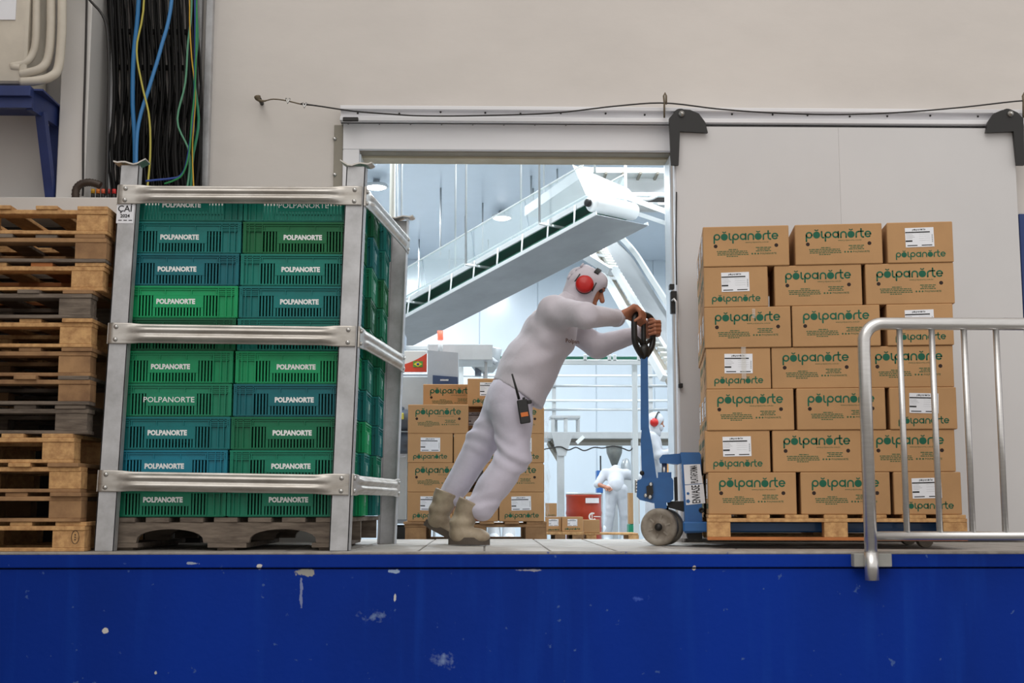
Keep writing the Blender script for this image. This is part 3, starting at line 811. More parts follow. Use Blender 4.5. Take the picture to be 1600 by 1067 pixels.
for row in range(10):
    for c, (x, cols) in enumerate(((xl, cL), (xr, cR))):
        rgb = cols[row]
        lab = '%s crate with white lettering, %s from the top in the %s front column' % (cname(rgb), ORD[row], ('left', 'right')[c])
        o = put_crate(c, row, x, YC, rgb, lab, 'crates in the front of the rack')
        thin = (c, row) in ((1, 0), (0, 6))
        link('lettering', let_thin if thin else let_bold, o, (-.012 if c == 0 else .004, -CD / 2 + .0008, 0))
    for k in (1, 2):
        r = random.Random(row * 7 + k); rgb = r.choice(cL + cR)
        o = put_crate(1, row, xr + .032 * k, YC + k * (CD + .016), rgb, '%s crate, %s from the top, %s column on the rack side' % (cname(rgb), ORD[row], ('middle', 'rear')[k - 1]), 'crates on the right side of the rack')
        link('side_tag', tagm, o, (CW / 2 + .0012, 0, 0))
# dark far-left crates keep the rack closed behind the front column
for row in range(10):
    r = random.Random(row * 5 + 90); rgb = r.choice(cL + cR)
    put_crate(0, row, xl, YC + CD + .016, rgb, '%s crate, %s from the top, behind the left front column' % (cname(rgb), ORD[row]), 'crates hidden behind the left front column')

# ------------------------------------------------------------------ cardboard cartons
BL, BW, BH = .419, .312, .2025
def chamf(L, W, H): return MB().box(-L / 2, L / 2, -W / 2, W / 2, 0, H - .0012, .0035)
c_me = chamf(BL, BW, BH).mesh('cardboard_carton'); c_me.materials.append(M_kraft)
g = MB(); put2d(g, LOGO, 0, .148, .315); logo_big = g.mesh('printed_logo'); logo_big.materials.append(M_green)
g = MB(); put2d(g, LOGO, 0, .040, .235); logo_small = g.mesh('printed_logo'); logo_small.materials.append(M_green)
g = MB(); put2d(g, text_geom('www.polpanorte.com.br', .0115, 0, 1), .055, .116)
def dashes(mb, x0, x1, z, h, seed, al=0):
    r = random.Random(seed); x = x0
    while x < x1 - .004:
        w = min(r.uniform(.006, .020), x1 - x); mb.add([(x, 0, z), (x + w, 0, z), (x + w, 0, z + h), (x, 0, z + h)], [(0, 1, 2, 3)]); x += w + .0028
for k, (a, b) in enumerate(((-.085, -.040), (-.143, .012), (-.140, .014), (-.140, .012), (-.095, -.035))): dashes(g, a, b, .082 - k * .0085, .0042, k)
for k, (a, b) in enumerate(((.048, .122), (.056, .116), (.048, .124))): dashes(g, a, b, .090 - k * .0085, .0042, 20 + k)
for k in range(3):
    put2d(g, ([(.0045 * math.cos(i * .785), .0045 * math.sin(i * .785)) for i in range(8)], [tuple(range(8))]), .030 + k * .0145, .0615)
put2d(g, text_geom('POLPANORTE', .0125, .0002, 1), .108, .0575)
fine_me = g.mesh('fine_print'); fine_me.materials.append(M_green2)
hole_me = MB().lathe([(.0105, .010), (.0095, -.0004), (.0085, -.0008)], (0, 0, 0), (0, 1, 0), 14).mesh('hand_hole'); hole_me.materials.append(M_hole)
lab_me = MB().box(-.068, .068, -.0012, -.0002, .077, .173).mesh('shipping_label'); lab_me.materials.append(M_label)
g = MB(); put2d(g, LOGO, -.002, .163, .062, -.0016)
def r4(mb, a, b, c, d): mb.add([(a, -.0016, c), (b, -.0016, c), (b, -.0016, d), (a, -.0016, d)], [(0, 1, 2, 3)])
r4(g, -.067, .050, .1475, .1535); r4(g, -.067, -.035, .104, .1115)
for a, b, z in ((-.06, -.012, .083), (.008, .058, .083)): r4(g, a, b, z, z + .0045)
for k in range(6): dashes2 = (g, -.064, -.01, .139 - k * .0055)
for k in range(4):
    r4(g, -.064, -.064 + .03 + .006 * (k % 3), .1405 - k * .0068, .1412 - k * .0068); r4(g, -.002, .05, .1405 - k * .0105, .1409 - k * .0105)
for k in range(9): r4(g, .057, .063, .10 + k * .0045, .1015 + k * .0045)
labp_me = g.mesh('label_print'); labp_me.materials.append(M_ink)
def print_long(o, rz):
    y = -BW / 2 - .0006
    R = Matrix.Rotation(rz, 3, 'Z'); p = R @ Vector((0, y, 0))
    link('printed_logo', logo_big, o, p, (0, 0, rz)); link('fine_print', fine_me, o, p, (0, 0, rz))
    for sx in (-1, 1):
        link('hand_hole', hole_me, o, R @ Vector((sx * .148, y + .001, .102)), (0, 0, rz))
def print_end(o, rz, tilt=0.0):
    # rz +90: end face +x ; rz -90: end face -x
    R = Matrix.Rotation(rz, 3, 'Z'); p = R @ Vector((0, -BL / 2 - .0006, 0))
    link('printed_logo', logo_small, o, p, (0, 0, rz))
    l = link('shipping_label', lab_me, o, p, (0, tilt, rz)); link('label_print', labp_me, l)
    return l
def carton(T, x, y, z, end_front, label, grp, faces='f', jig=.004, seed=0):
    """T: stack matrix; (x, y) centre of the carton in the stack frame; end_front: the label end faces the front"""
    r = random.Random(seed)
    rz = (-math.pi / 2 if end_front else 0.0)
    M = T @ Matrix.Translation((x + r.uniform(-jig, jig), y + r.uniform(-jig, jig), z)) @ Matrix.Rotation(rz + r.uniform(-.004, .004), 4, 'Z')
    o = bpy.data.objects.new('cardboard_carton', c_me); COL.objects.link(o); o.matrix_world = M
    tag(o, label, 'carton', grp)
    if end_front:
        if 'f' in faces: print_end(o, math.pi / 2, r.uniform(-.03, .03))
        if 'l' in faces: print_long(o, 0.0)
        if 'r' in faces: print_long(o, math.pi)
    else:
        if 'f' in faces: print_long(o, 0.0)
        if 'l' in faces: print_end(o, -math.pi / 2)
        if 'r' in faces: print_end(o, math.pi / 2)
    return o
# main stack on the pallet jack
SY = -math.radians(7.5)
sa = at(1113, 806, 6.28); sb = at(1502, 806, 6.12)
STK_W = 1.20
mid = (sa + sb) / 2
ZP = .040; PAH = .122
T0 = Matrix.Translation((mid.x, mid.y, 0)) @ Matrix.Rotation(SY, 4, 'Z')     # origin: middle of the front face
LAYN = ['bottom', 'second', 'third', 'fourth', 'fifth', 'sixth', 'top']
rows = [  # bottom first: (pixel left edges, kinds)
    [(1113, 'L'), (1256, 'L'), (1397, 'E')], [(1107, 'E'), (1212, 'L'), (1354, 'L')], [(1108, 'L'), (1249, 'L'), (1391, 'E')],
    [(1107, 'E'), (1210, 'L'), (1353, 'L')], [(1103, 'L'), (1241, 'L'), (1387, 'E')], [(1101, 'E'), (1213, 'L'), (1354, 'L')],
    [(1099, 'L'), (1244, 'L'), (1387, 'E')]]
ysc = 1.0 / 324.0
for li, row in enumerate(rows):
    z = ZP + PAH + .001 + li * BH
    k = 1 - li * .004
    yoff = [0, .006, .0, .008, .0, .005, .0][li]
    lean_px = 13.5 * (li / 6.0)
    for ci, (pxl, kd) in enumerate(row):
        w = BL if kd == 'L' else BW; dp = BW if kd == 'L' else BL
        x = (pxl + lean_px - 1113) * ysc - STK_W / 2 + w / 2
        pos = ('leftmost', 'middle', 'rightmost')[ci]
        lab = '%s carton of the %s layer on the pallet jack, %s facing out' % (pos, LAYN[li], 'logo side' if kd == 'L' else 'white label end')
        fc = 'f' + ('l' if ci == 0 else '') + ('r' if ci == 2 else '')
        o = carton(T0, x, dp / 2 + yoff, z, kd == 'E', lab, 'cartons in the stack on the pallet jack', fc, .001, li * 10 + ci)
        # cartons behind, only along the two visible sides
        if ci != 1:
            y = dp + yoff + .012; n = 0
            while y < .95:
                kd2 = 'L' if (n + (kd == 'L')) % 2 else 'E'
                if y + BL > 1.03: kd2 = 'L'
                d2 = BW if kd2 == 'L' else BL; w2 = BL if kd2 == 'L' else BW
                if y + d2 > 1.08: break
                x2 = x - w / 2 + w2 / 2 if ci == 0 else x + w / 2 - w2 / 2
                lab2 = 'carton on the %s side of the stack, %s layer, %s behind the front one' % (('left', '', 'right')[ci], LAYN[li], ORD[n])
                carton(T0, x2, y + d2 / 2, z, kd2 == 'E', lab2, 'cartons along the sides of the stack', 'l' if ci == 0 else 'r', .001, 500 + li * 10 + ci * 3 + n)
                y += d2 + .010; n += 1
# clear tape strips over carton joints
def flat_on_front(name, m, label, cat, u0, u1, z0, z1, grp=None):
    g = MB().box(u0, u1, -.0035, -.0025, z0, z1)
    o = link(name, g.mesh(name), None, (0, 0, 0), mat=m); o.matrix_world = T0
    return tag(o, label, cat, grp)
zz = ZP + PAH
flat_on_front('tape_strip', M_tape, 'glossy clear tape strip hanging over a white carton label', 'tape', -.478 + .05, -.455 + .05, zz + 3.0 * BH + .05, zz + 4.02 * BH)
flat_on_front('tape_strip', M_tape, 'short clear tape over the fifth layer left logo', 'tape', -.44 + .07, -.425 + .07, zz + 4.72 * BH, zz + 4.95 * BH)

# pallet under the stack
cm = T0 @ Vector((0, .5, 0))
mp_ = thing('wooden_pallet', 'light pine pallet carrying the tall carton stack on the forks', 'pallet', (cm.x, cm.y, ZP), SY)
PX = STK_W + .015
def lpart(nm, x0, x1, y0, y1, z0, z1, m, t, c=.002): return link(nm, MB().box(x0, x1, y0, y1, z0, z1, c).mesh(nm), t, mat=m)
for i in range(7):
    x = -PX / 2 + .06 + i * (PX - .12) / 6; lpart('deck_board', x - .055, x + .055, -.51, .51, PAH - .017, PAH, M_wood, mp_)
for y in (-.46, 0, .46):
    lpart('stringer_board', -PX / 2, PX / 2, y - .05, y + .05, PAH - .035, PAH - .0172, M_wood, mp_)
    lpart('bottom_board', -PX / 2, PX / 2, y - .05, y + .05, 0, .015, M_woodo if y < 0 else M_wood, mp_)
    for x in (-PX / 2 + .055, 0, PX / 2 - .055): lpart('block', x - .055, x + .055, y - .048, y + .048, .0152, PAH - .0352, M_wood, mp_)

# ------------------------------------------------------------------ pallet jack
YJ = .47   # jack axis in the stack frame (depth behind the front face)
def S(px, py, dy=0.0):
    """stack-frame point whose photo position is (px, py) on the jack's mid plane shifted by dy"""
    n = T0.to_3x3() @ Vector((0, 1, 0)); o = T0 @ Vector((0, YJ + dy, 0))
    a = at(px, py, 1.0) - Vector((0, 0, CAMZ)); c0 = Vector((0, 0, CAMZ))
    k = (o - c0).dot(n) / a.dot(n); return c0 + a * k
jo = S(1035, 852); jo.z = 0
jack = thing('pallet_jack', 'blue hand pallet jack under the tall carton stack', 'pallet jack', jo)
UX = (T0.to_3x3() @ Vector((1, 0, 0))); UY = (T0.to_3x3() @ Vector((0, 1, 0))); UZ = Vector((0, 0, 1))
def jpoly(name, pts, y0, y1, m, parent=None):
    """side outline given by photo pixels on the jack's mid plane, thick from y0 to y1 along the jack's width"""
    P = [S(a, b) - jo for a, b in pts]
    lim = -.622 - (jo - T0.translation).dot(UX)                # stay left of the cartons and the pallet
    pl = [(min(p.dot(UX), lim), p.z) for p in P]
    return MB().prism(pl, jo + UY * y1 + UY * (P[0].dot(UY)), UX, UZ, (y1 - y0)).build(name, m, parent or jack)
# wheels
STEER = math.radians(-12)
wax = Matrix.Rotation(STEER, 3, 'Z') @ UY
wc = S(1035, 823); wr_ = wc.z
WR = wc.z
for sgn in (-1, 1):
    c = wc + wax * (sgn * .072)
    prof = [(.012, .024), (.022, .026), (.022, .020), (.055, .012), (.066, .020), (WR - .008, .024), (WR, .016), (WR, -.016), (WR - .008, -.024), (.066, -.020), (.055, -.012), (.022, -.020), (.022, -.026), (.012, -.024)]
    w = MB().lathe(prof, c, wax, 40).build('steer_wheel', M_wheel, jack)
    hb = MB().lathe([(.0, .034), (.010, .034), (.012, .030), (.020, .028), (.020, -.028), (.012, -.030), (.010, -.034), (0, -.034)], c, wax, 20).build('hub', M_black, w)
    for k in range(6):
        a = k * math.pi / 3 + .3; e1 = wax.cross(UZ).normalized()
        d = e1 * math.cos(a) + UZ * math.sin(a)
        MB().bar(c + d * .020, c + d * .062, .034, .008, d.cross(wax)).build('spoke', M_wheel, w)
MB().tube([wc - wax * .05, wc + wax * .05], .014, 10).build('axle', M_black, jack)
MB().tube([wc + UZ * .0, wc + UZ * .11], [.03, .035], 12).build('swivel', M_black, jack)
# pump unit
jpoly('pump_body', [(996, 752), (1004, 747), (1050, 747), (1052, 751), (1052, 780), (1046, 785), (1020, 786), (1000, 781), (995, 776)], -.055, .055, M_blue)
jpoly('pump_cylinder', [(1028, 748), (1049, 748), (1049, 738), (1028, 738)], -.035, .035, M_blue)
MB().tube([S(1038, 748), S(1038, 722)], .014, 14).build('piston_rod', M_inox, jack)
jpoly('axle_bracket', [(1022, 783), (1041, 783), (1042, 794), (1036, 796), (1023, 794)], -.060, .060, M_blue)
jpoly('release_valve', [(1010, 760), (1019, 756), (1021, 770), (1017, 778), (1011, 776)], -.075, -.052, M_black)
for px, py, r in ((1009, 774, .011), (1016, 776, .013), (1017, 757, .012)):
    MB().lathe([(r, 0), (r, -.018), (r * .5, -.024)], S(px, py, -.052), UY, 12).build('valve_bolt', M_bolt, jack)
jpoly('spring_block', [(1053, 746), (1058, 745), (1059, 782), (1054, 783)], -.03, .03, M_black)
jpoly('push_rod', [(1042, 783), (1072, 783), (1070, 800), (1044, 793)], -.03, .03, M_black)
for k in range(4): MB().tube([S(992, 752 + k * 5), S(998, 752 + k * 5)], .010, 8).build('chain_link', M_bolt, jack)
# handle
jpoly('handle_socket', [(1000, 756), (1003, 745), (1001, 690), (1003, 668), (1014, 668), (1019, 695), (1026, 747), (1024, 756)], -.030, .030, M_blue)
jpoly('handle_shaft', [(1001, 672), (1001, 558), (1012, 558), (1014, 672)], -.018, .018, M_blue)
MB().box(-.0, 0.0001, 0, .0001, 0, .0001)
MB().lathe([(.012, 0), (.012, -.008), (.006, -.012)], S(1003, 739, -.03), UY, 12).build('pivot_bolt', M_black, jack)
# grip loop: its width axis is turned, so the near bar stands left and the far bar right
GA = Vector((.70, .714, 0)).normalized()
gb = S(1006, 556)
LOOPW = .082
def G(u, h): return gb + GA * u + UZ * h
hs = 1.0 / 303.0
loop = [G(0, -.005), G(-.045, .025), G(-.076, .070), G(-.080, .13), G(-.078, .185), G(-.058, .214), G(0, .222), G(.058, .214), G(.078, .185), G(.080, .13), G(.076, .070), G(.045, .025)]
lp = []
for i in range(len(loop)):
    P = [loop[(i - 1) % 12], loop[i], loop[(i + 1) % 12], loop[(i + 2) % 12]]
    for f in (0, .33, .66):
        lp.append(.5 * ((2 * P[1]) + (P[2] - P[0]) * f + (2 * P[0] - 5 * P[1] + 4 * P[2] - P[3]) * f * f + (3 * P[1] - P[0] - 3 * P[2] + P[3]) * f ** 3))
MB().tube(lp, .016, 10, closed=True).build('grip_loop', M_dark, jack)
yk = []
MB().tube([G(0, -.018), G(0, .0), G(0, .035), G(0, .06)], [.020, .026, .034, .022], 12).build('grip_neck', M_dark, jack)
MB().tube([G(0, .04), G(.0, .10), G(.0, .17), G(.0, .20)], [.016, .014, .014, .012], 10).build('control_lever_housing', M_dark, jack)
MB().tube([G(.012, .19) , G(.014, .235)], .006, 6).build('control_lever', M_dark, jack)
for s in (-1, 1): MB().tube([G(0, .045), G(s * .03, .075), G(s * .074, .10)], .010, 8).build('grip_strut', M_dark, jack)
# frame with plates
jpoly('lift_arm', [(1031, 724), (1030, 717), (1035, 711), (1062, 709), (1064, 724), (1058, 726), (1040, 724)], -.045, .045, M_blue)
jpoly('frame_housing', [(1062, 709), (1091, 709), (1096, 713), (1100, 735), (1111, 815), (1115, 816), (1115, 831), (1069, 832), (1068, 790), (1064, 724)], -.20, .20, M_blue)
def plate(pts, txt, size, offs):
    P = [S(a, b, -.2015) for a, b in pts]
    m = MB().add(P + [p + UY * .001 for p in P], [(0, 1, 2, 3), (7, 6, 5, 4), (0, 4, 5, 1), (1, 5, 6, 2), (2, 6, 7, 3), (3, 7, 4, 0)])
    pl = m.build('name_plate', M_label, jack)
    vf = text_geom(txt, size, .0003, 2)
    c = S(offs[0], offs[1], -.203)
    up = (P[0] - P[3]).normalized(); rt = (P[1] - P[0]).normalized()
    xs = [p[0] for p in vf[0]]; L = (P[0] - P[3]).length * .90; kx = L / (max(xs) - min(xs)); kz = (P[1] - P[0]).length * offs[2] / size
    MB().add([c + up * (p[0] * kx) + rt * (-(p[1] - size * .36) * kz * -1) * -1 for p in vf[0]], vf[1]).build('plate_lettering', M_ink, pl)
    return pl
plate([(1068, 726), (1094, 725), (1098, 755), (1070, 757)], 'PLATAFORMA', .03, (1084, 741, .62))
pl = plate([(1070, 758), (1099, 756), (1102, 786), (1072, 789)], 'ENVASE', .03, (1087, 772, .62))
for px, py, r in ((1075, 771, .008), (1075, 783, .011)):
    c = S(px, py, -.203); MB().add([c + (UX * math.cos(i * 1.2566) + UZ * math.sin(i * 1.2566)) * (r if i % 2 == 0 else r) for i in range(5)], [(0, 1, 2, 3, 4)]).build('plate_star', M_blue, pl)
MB().lathe([(.014, 0), (.014, -.006), (.007, -.009), (.007, -.004), (0, -.004)], S(1096, 797, -.2), UY, 16).build('frame_bolt', M_black, jack)
# forks: under the pallet deck, between the block rows
fx0 = (S(1066, 830) - T0.translation).dot(UX); ftop = ZP + PAH - .036
fo = T0 @ Vector((0, YJ, 0))
for s in (-1, 1):
    a = fo + UX * fx0 + UY * (s * .215); b = fo + UX * (.60) + UY * (s * .215)
    MB().bar(V(a.x, a.y, ftop - .026), V(b.x, b.y, ftop - .026), .15, .050, (0, 0, 1), .006).build('fork', M_blue, jack)
    c = fo + UX * .46 + UY * (s * .215)
    MB().lathe([(.034, -.035), (.037, -.032), (.037, .032), (.034, .035)], (c.x, c.y, .0375), UY, 20).build('load_roller', M_wheel, jack)
# solid black strip standing in for the shadow under the frame
jpoly('frame_shadow', [(1072, 832), (1113, 832), (1113, 841), (1074, 841)], -.17, .17, M_black)

# ------------------------------------------------------------------ stainless railing at the right
DRL = 5.78
rail = thing('guard_railing', 'stainless tube guard railing bolted to the dock edge at right', 'railing', at(1362, 905, DRL))
def bend(pts, n=8):
    return wob(pts, n * (len(pts) - 1), 0)
pb_ = at(1363, 906, DRL); pt = at(1350, 545, DRL)
r0 = .030
zt = at(1500, 506, DRL).z
xa = pt.x
MB().tube([V(xa + .0, DRL, pb_.z), V(xa, DRL, zt - .12)] + [V(xa + .085 - .085 * math.cos(a), DRL, zt - .085 + .085 * math.sin(a)) for a in [i * math.pi / 16 for i in range(1, 8)]] + [V(xa + .085, DRL, zt), V(xa + 1.9, DRL, zt)], r0 * .95, 18).build('post_and_top_rail', M_inox, rail)
MB().tube([V(xa, DRL, pb_.z - .002), V(xa, DRL, at(1363, 863, DRL).z)], r0 * 1.03, 18).build('post_sleeve', M_inox, rail)
zb = at(1450, 837, DRL).z
MB().tube([V(xa, DRL, zb), V(xa + 1.9, DRL, zb)], .020, 14).build('bottom_rail', M_inox, rail)
for i in range(12):
    x = at(1417, 827, DRL).x + i * .1475
    MB().tube([V(x, DRL, zb), V(x, DRL, zt)], .0140, 12).build('baluster', M_inox, rail)
q0 = at(1330, 885, DEDGE); q1 = at(1388, 864, DEDGE)
MB().box(q0.x, q1.x, DRL + .02, DEDGE + .002, q0.z, q1.z, .003).build('mounting_plate', mat('grey_mount', (150, 150, 146), .6, var=.15, vscale=9), rail)

# ------------------------------------------------------------------ processing hall behind the doorway
def pbox(px0, px1, py0, py1, D, dep, c=.004, mb=None):
    """box whose front face fills the pixel rectangle at distance D and that is dep deep"""
    a = at(px0, py1, D); b = at(px1, py0, D)
    return (mb or MB()).box(a.x, b.x, D, D + dep, min(a.z, b.z), max(a.z, b.z), c)
def pfloor(px, D): q = at(px, 800, D); return Vector((q.x, D, fz(D)))
def ceil_pt(px, py, z):
    d = at(px, py, 1.0) - Vector((0, 0, CAMZ)); k = (z - CAMZ) / d.z; return Vector((d.x * k, k, z))
# ceiling lamps
M_lamp = emat('lamp_diffuser', (246, 250, 255), 14.0)
M_lamph = mat('lamp_housing', (220, 222, 224), .4)
lamps = [ceil_pt(588, 293, ZC - .12), ceil_pt(624, 379, ZC - .12), ceil_pt(784, 341, ZC - .12)]
lamps += [V(x, y, ZC - .12) for x, y in ((4.6, 21.5), (1.6, 16.0), (-1.4, 14.5), (4.8, 15.5), (1.2, 11.0), (-1.8, 10.0), (4.0, 10.5))]
names = ['round ceiling lamp high above the rack end', 'round ceiling lamp near the back wall at left', 'round ceiling lamp above the rising conveyor', 'round ceiling lamp in the far right of the hall', 'round ceiling lamp over the middle of the hall', 'round ceiling lamp in the left of the hall',
         'round ceiling lamp over the right walkway', 'round ceiling lamp just inside the doorway', 'round ceiling lamp above the filling machine', 'round ceiling lamp near the right front corner of the hall']
for q, nm in zip(lamps, names):
    t = thing('ceiling_lamp', nm, 'lamp', q, 0, 'round ceiling lamps in the hall')
    MB().lathe([(.05, .115), (.06, .06), (.17, .05), (.185, .0), (.165, .0)], q, (0, 0, 1), 20).build('housing', M_lamph, t)
    MB().lathe([(.0, -.03), (.10, -.022), (.165, .004)], q, (0, 0, 1), 20).build('diffuser', M_lamp, t)
    ld = bpy.data.lights.new('lamp_light', 'AREA'); ld.shape = 'DISK'; ld.size = .36; ld.energy = 112; ld.color = (.90, .96, 1.0)
    lo = bpy.data.objects.new('lamp_light', ld); COL.objects.link(lo); lo.parent = t; lo.location = (0, 0, -.04)
# hanging rods from the ceiling
rods = [(688, 268, 400, 20), (727, 311, 365, 22), (754, 265, 395, 21), (833, 270, 335, 20), (843, 275, 318, 22), (871, 252, 298, 18.8), (654, 365, 470, 24), (763, 310, 390, 24), (830, 252, 330, 19.2), (702, 340, 420, 25), (912, 252, 270, 19.0)]
rods.sort()
for k, (px, pt_, pb2, D) in enumerate(rods):
    a = at(px, pb2, D)
    tag(MB().tube([a, V(a.x, D, ZC)], .016, 6).build('suspension_rod', M_inox2), 'thin steel rod hanging free from the hall ceiling, %s from the left' % ORD[k], 'rod', 'suspension rods from the hall ceiling')
# white pole beside the rack
a = at(611, 500, 9.2)
tag(MB().tube([V(a.x, 9.2, fz(9.2)), V(a.x, 9.2, 3.4)], .022, 10).build('support_pole', mat('pale_cream_pole', (222, 222, 212), .4)), 'slim white vertical pole just right of the steel rack', 'pole')

# ---- rising belt conveyor
conv = thing('incline_conveyor', 'stainless incline conveyor with green belt and clear side guards rising to the right', 'conveyor', pfloor(800, 12.5))
A = at(560, 528, 14.4); B = at(952, 315, 11.4)
u = (B - A).normalized(); Lc = (B - A).length
v = u.cross(Vector((0, 0, 1))).normalized()          # towards the camera side
if v.y > 0: v = -v
n = v.cross(u); n = n if n.z > 0 else -n
def C(s, l, h): return A + u * s + v * l + n * h
M_beltg = mat('green_belt', (40, 110, 88), .5, var=.2, vscale=4)
M_railw = mat('white_rail', (226, 230, 230), .35)
def cbar(s0, s1, l, h, w, t_, m, nm, par=None): return MB().bar(C(s0, l, h), C(s1, l, h), w, t_, n, .002).build(nm, m, par or conv)
cbar(0, Lc + .05, 0, -.02, .44, .012, M_beltg, 'belt')
cbar(0, Lc + .02, 0, -.13, .44, .012, M_beltg, 'belt_return')
tray = cbar(0, Lc + .14, .02, -.24, .66, .008, mat('tray_steel', (158, 162, 166), .4, .8, var=.15, vscale=3), 'drip_tray')
cbar(0, Lc + .14, .35, -.225, .012, .035, M_railw, 'tray_lip', tray); cbar(0, Lc + .14, -.31, -.225, .012, .035, M_railw, 'tray_lip', tray)
MB().prism([(0, 0), (.66, 0), (.66, .16), (0, .16)], C(Lc + .14, .35, -.24), -v, n, .006)
for l in (.25, -.25): cbar(0, Lc, l, -.02, .02, .05, M_railw, 'side_rail')
M_guard = glassmat('clear_guard', (226, 238, 240), .30)
seg = 5
for l in (.262, -.262):
    for k in range(seg):
        s0 = Lc * k / seg + .01; s1 = Lc * (k + 1) / seg - .01
        MB().bar(C(s0, l, .16), C(s1, l, .16), .008, .30, n).build('clear_guard', M_guard, conv)
    cbar(0, Lc, l, .315, .012, .014, M_railw, 'guard_edge')
k = 0
s = .25
while s < Lc:
    MB().tube([C(s, .33, -.23), C(s, .27, -.01)], .009, 6).build('tray_post', M_railw, conv)
    MB().bar(C(s, -.22, -.012), C(s, .22, -.012), .03, .014, n).build('belt_cleat', M_beltg, conv)
    if k % 3 == 0:
        MB().bar(C(s, -.34, -.06), C(s, .40, -.06), .02, .02, n).build('hanger_crossbar', M_railw, conv)
        for l in (.39, -.33):
            p = C(s, l, -.06); MB().tube([p, V(p.x, p.y, ZC)], .012, 6).build('hanger_rod', M_inox2, conv)
    s += .36; k += 1
MB().lathe([(.0, -.27), (.075, -.27), (.08, -.26), (.08, .26), (.075, .27), (0, .27)], C(Lc + .03, 0, -.07), v, 20).build('end_roller', mat('white_roller', (240, 243, 242), .35), conv)
MB().lathe([(.035, 0), (.035, .03), (.02, .035), (0, .035)], C(Lc + .0, .27, -.06), v, 14).build('bearing', M_black, conv)
MB().add([C(Lc - .12, .27, .36), C(Lc - .02, .27, .02), C(Lc + .10, -.27, .02), C(Lc + .02, -.27, .16)] + [C(Lc - .12, .27, .36) + n * .008, C(Lc - .02, .27, .02) + n * .008, C(Lc + .10, -.27, .02) + n * .008, C(Lc + .02, -.27, .16) + n * .008], [(0, 1, 2, 3), (7, 6, 5, 4), (0, 4, 5, 1), (1, 5, 6, 2), (2, 6, 7, 3), (3, 7, 4, 0)]).build('end_hood', mat('white_sheet', (238, 240, 240), .4), conv)
MB().add([C(Lc - .35, .265, .52), C(Lc - .9, .265, .33), C(Lc - .9, .265, .0), C(Lc, .265, .0)], [(0, 1, 2, 3)])

# upper duct behind the conveyor
du = thing('upper_duct', 'grey sloping channel behind the upper end of the conveyor', 'duct', pfloor(850, 14))
MB().bar(at(838, 332, 15), at(930, 270, 13.2), .3, .12, (0, 0, 1), .004).build('channel', M_inox2, du)
for px, py, D in ((850, 322, 14.8), (905, 286, 13.6)):
    a = at(px, py, D); MB().tube([a, V(a.x, D, ZC)], .012, 6).build('hanger_rod', M_inox2, du)

# ---- descending modular conveyor
dn = thing('decline_conveyor', 'curved descending conveyor with white link chain at the right of the hall', 'conveyor', pfloor(1000, 13))
path = [at(a, b, D) for a, b, D in ((893, 356, 15.0), (912, 362, 14.8), (930, 380, 14.6), (950, 412, 14.2), (985, 470, 13.6), (1020, 530, 13.0), (1060, 598, 12.4))]
cen = wob(path, 40, 0)
M_deck = mat('grey_conveyor_underside', (140, 144, 146), .5, .5, var=.1, vscale=4)
def sweep(offl, offn, w, t_, m, nm, i0=0, i1=None):
    mb = MB(); P = cen[i0:i1]; vs = []
    side = Vector((.78, .62, .0)).normalized()
    for i, p in enumerate(P):
        tg = (P[min(i + 1, len(P) - 1)] - P[max(i - 1, 0)]).normalized()
        sd = (side - tg * side.dot(tg)).normalized(); nn = sd.cross(tg); nn = nn if nn.z > 0 else -nn
        c = p + sd * offl + nn * offn
        vs += [c - sd * w / 2 - nn * t_ / 2, c + sd * w / 2 - nn * t_ / 2, c + sd * w / 2 + nn * t_ / 2, c - sd * w / 2 + nn * t_ / 2]
    fs = []
    for i in range(len(P) - 1):
        for k in range(4): fs.append((i * 4 + k, i * 4 + (k + 1) % 4, i * 4 + 4 + (k + 1) % 4, i * 4 + 4 + k))
    fs += [(0, 1, 2, 3), tuple(len(vs) - 4 + k for k in (3, 2, 1, 0))]
    return mb.add(vs, fs).build(nm, m, dn)
sweep(.30, -.02, .34, .04, M_deck, 'bed_plate')
sweep(.50, .05, .03, .06, M_railw, 'side_rail'); sweep(-.17, .0, .05, .07, M_railw, 'side_rail'); sweep(-.04, -.05, .10, .03, M_seal, 'chain_bed')
links = MB(); side = Vector((.78, .62, 0)).normalized()
fine = wob(path, 120, 0)
for i in range(0, 119, 2):
    tg = (fine[i + 1] - fine[i]).normalized(); c = fine[i] + side * .05
    links.bar(c, c + tg * .028, .10, .05, (0, 0, 1), .003)
tag(links.build('link_chain', mat('white_chain_link', (236, 236, 230), .4), dn), kind='stuff')
for i in range(3, 40, 5):
    MB().bar(cen[i] - side * .17, cen[i] + side * .02, .03, .03).build('cross_tie', M_railw, dn)
MB().bar(at(870, 372, 14.5), at(955, 425, 13.8), .08, .08).build('brace_arm', M_inox2, dn)
MB().bar(at(960, 420, 13.6), at(1040, 550, 12.9), .05, .07).build('brace_arm', M_railw, dn)

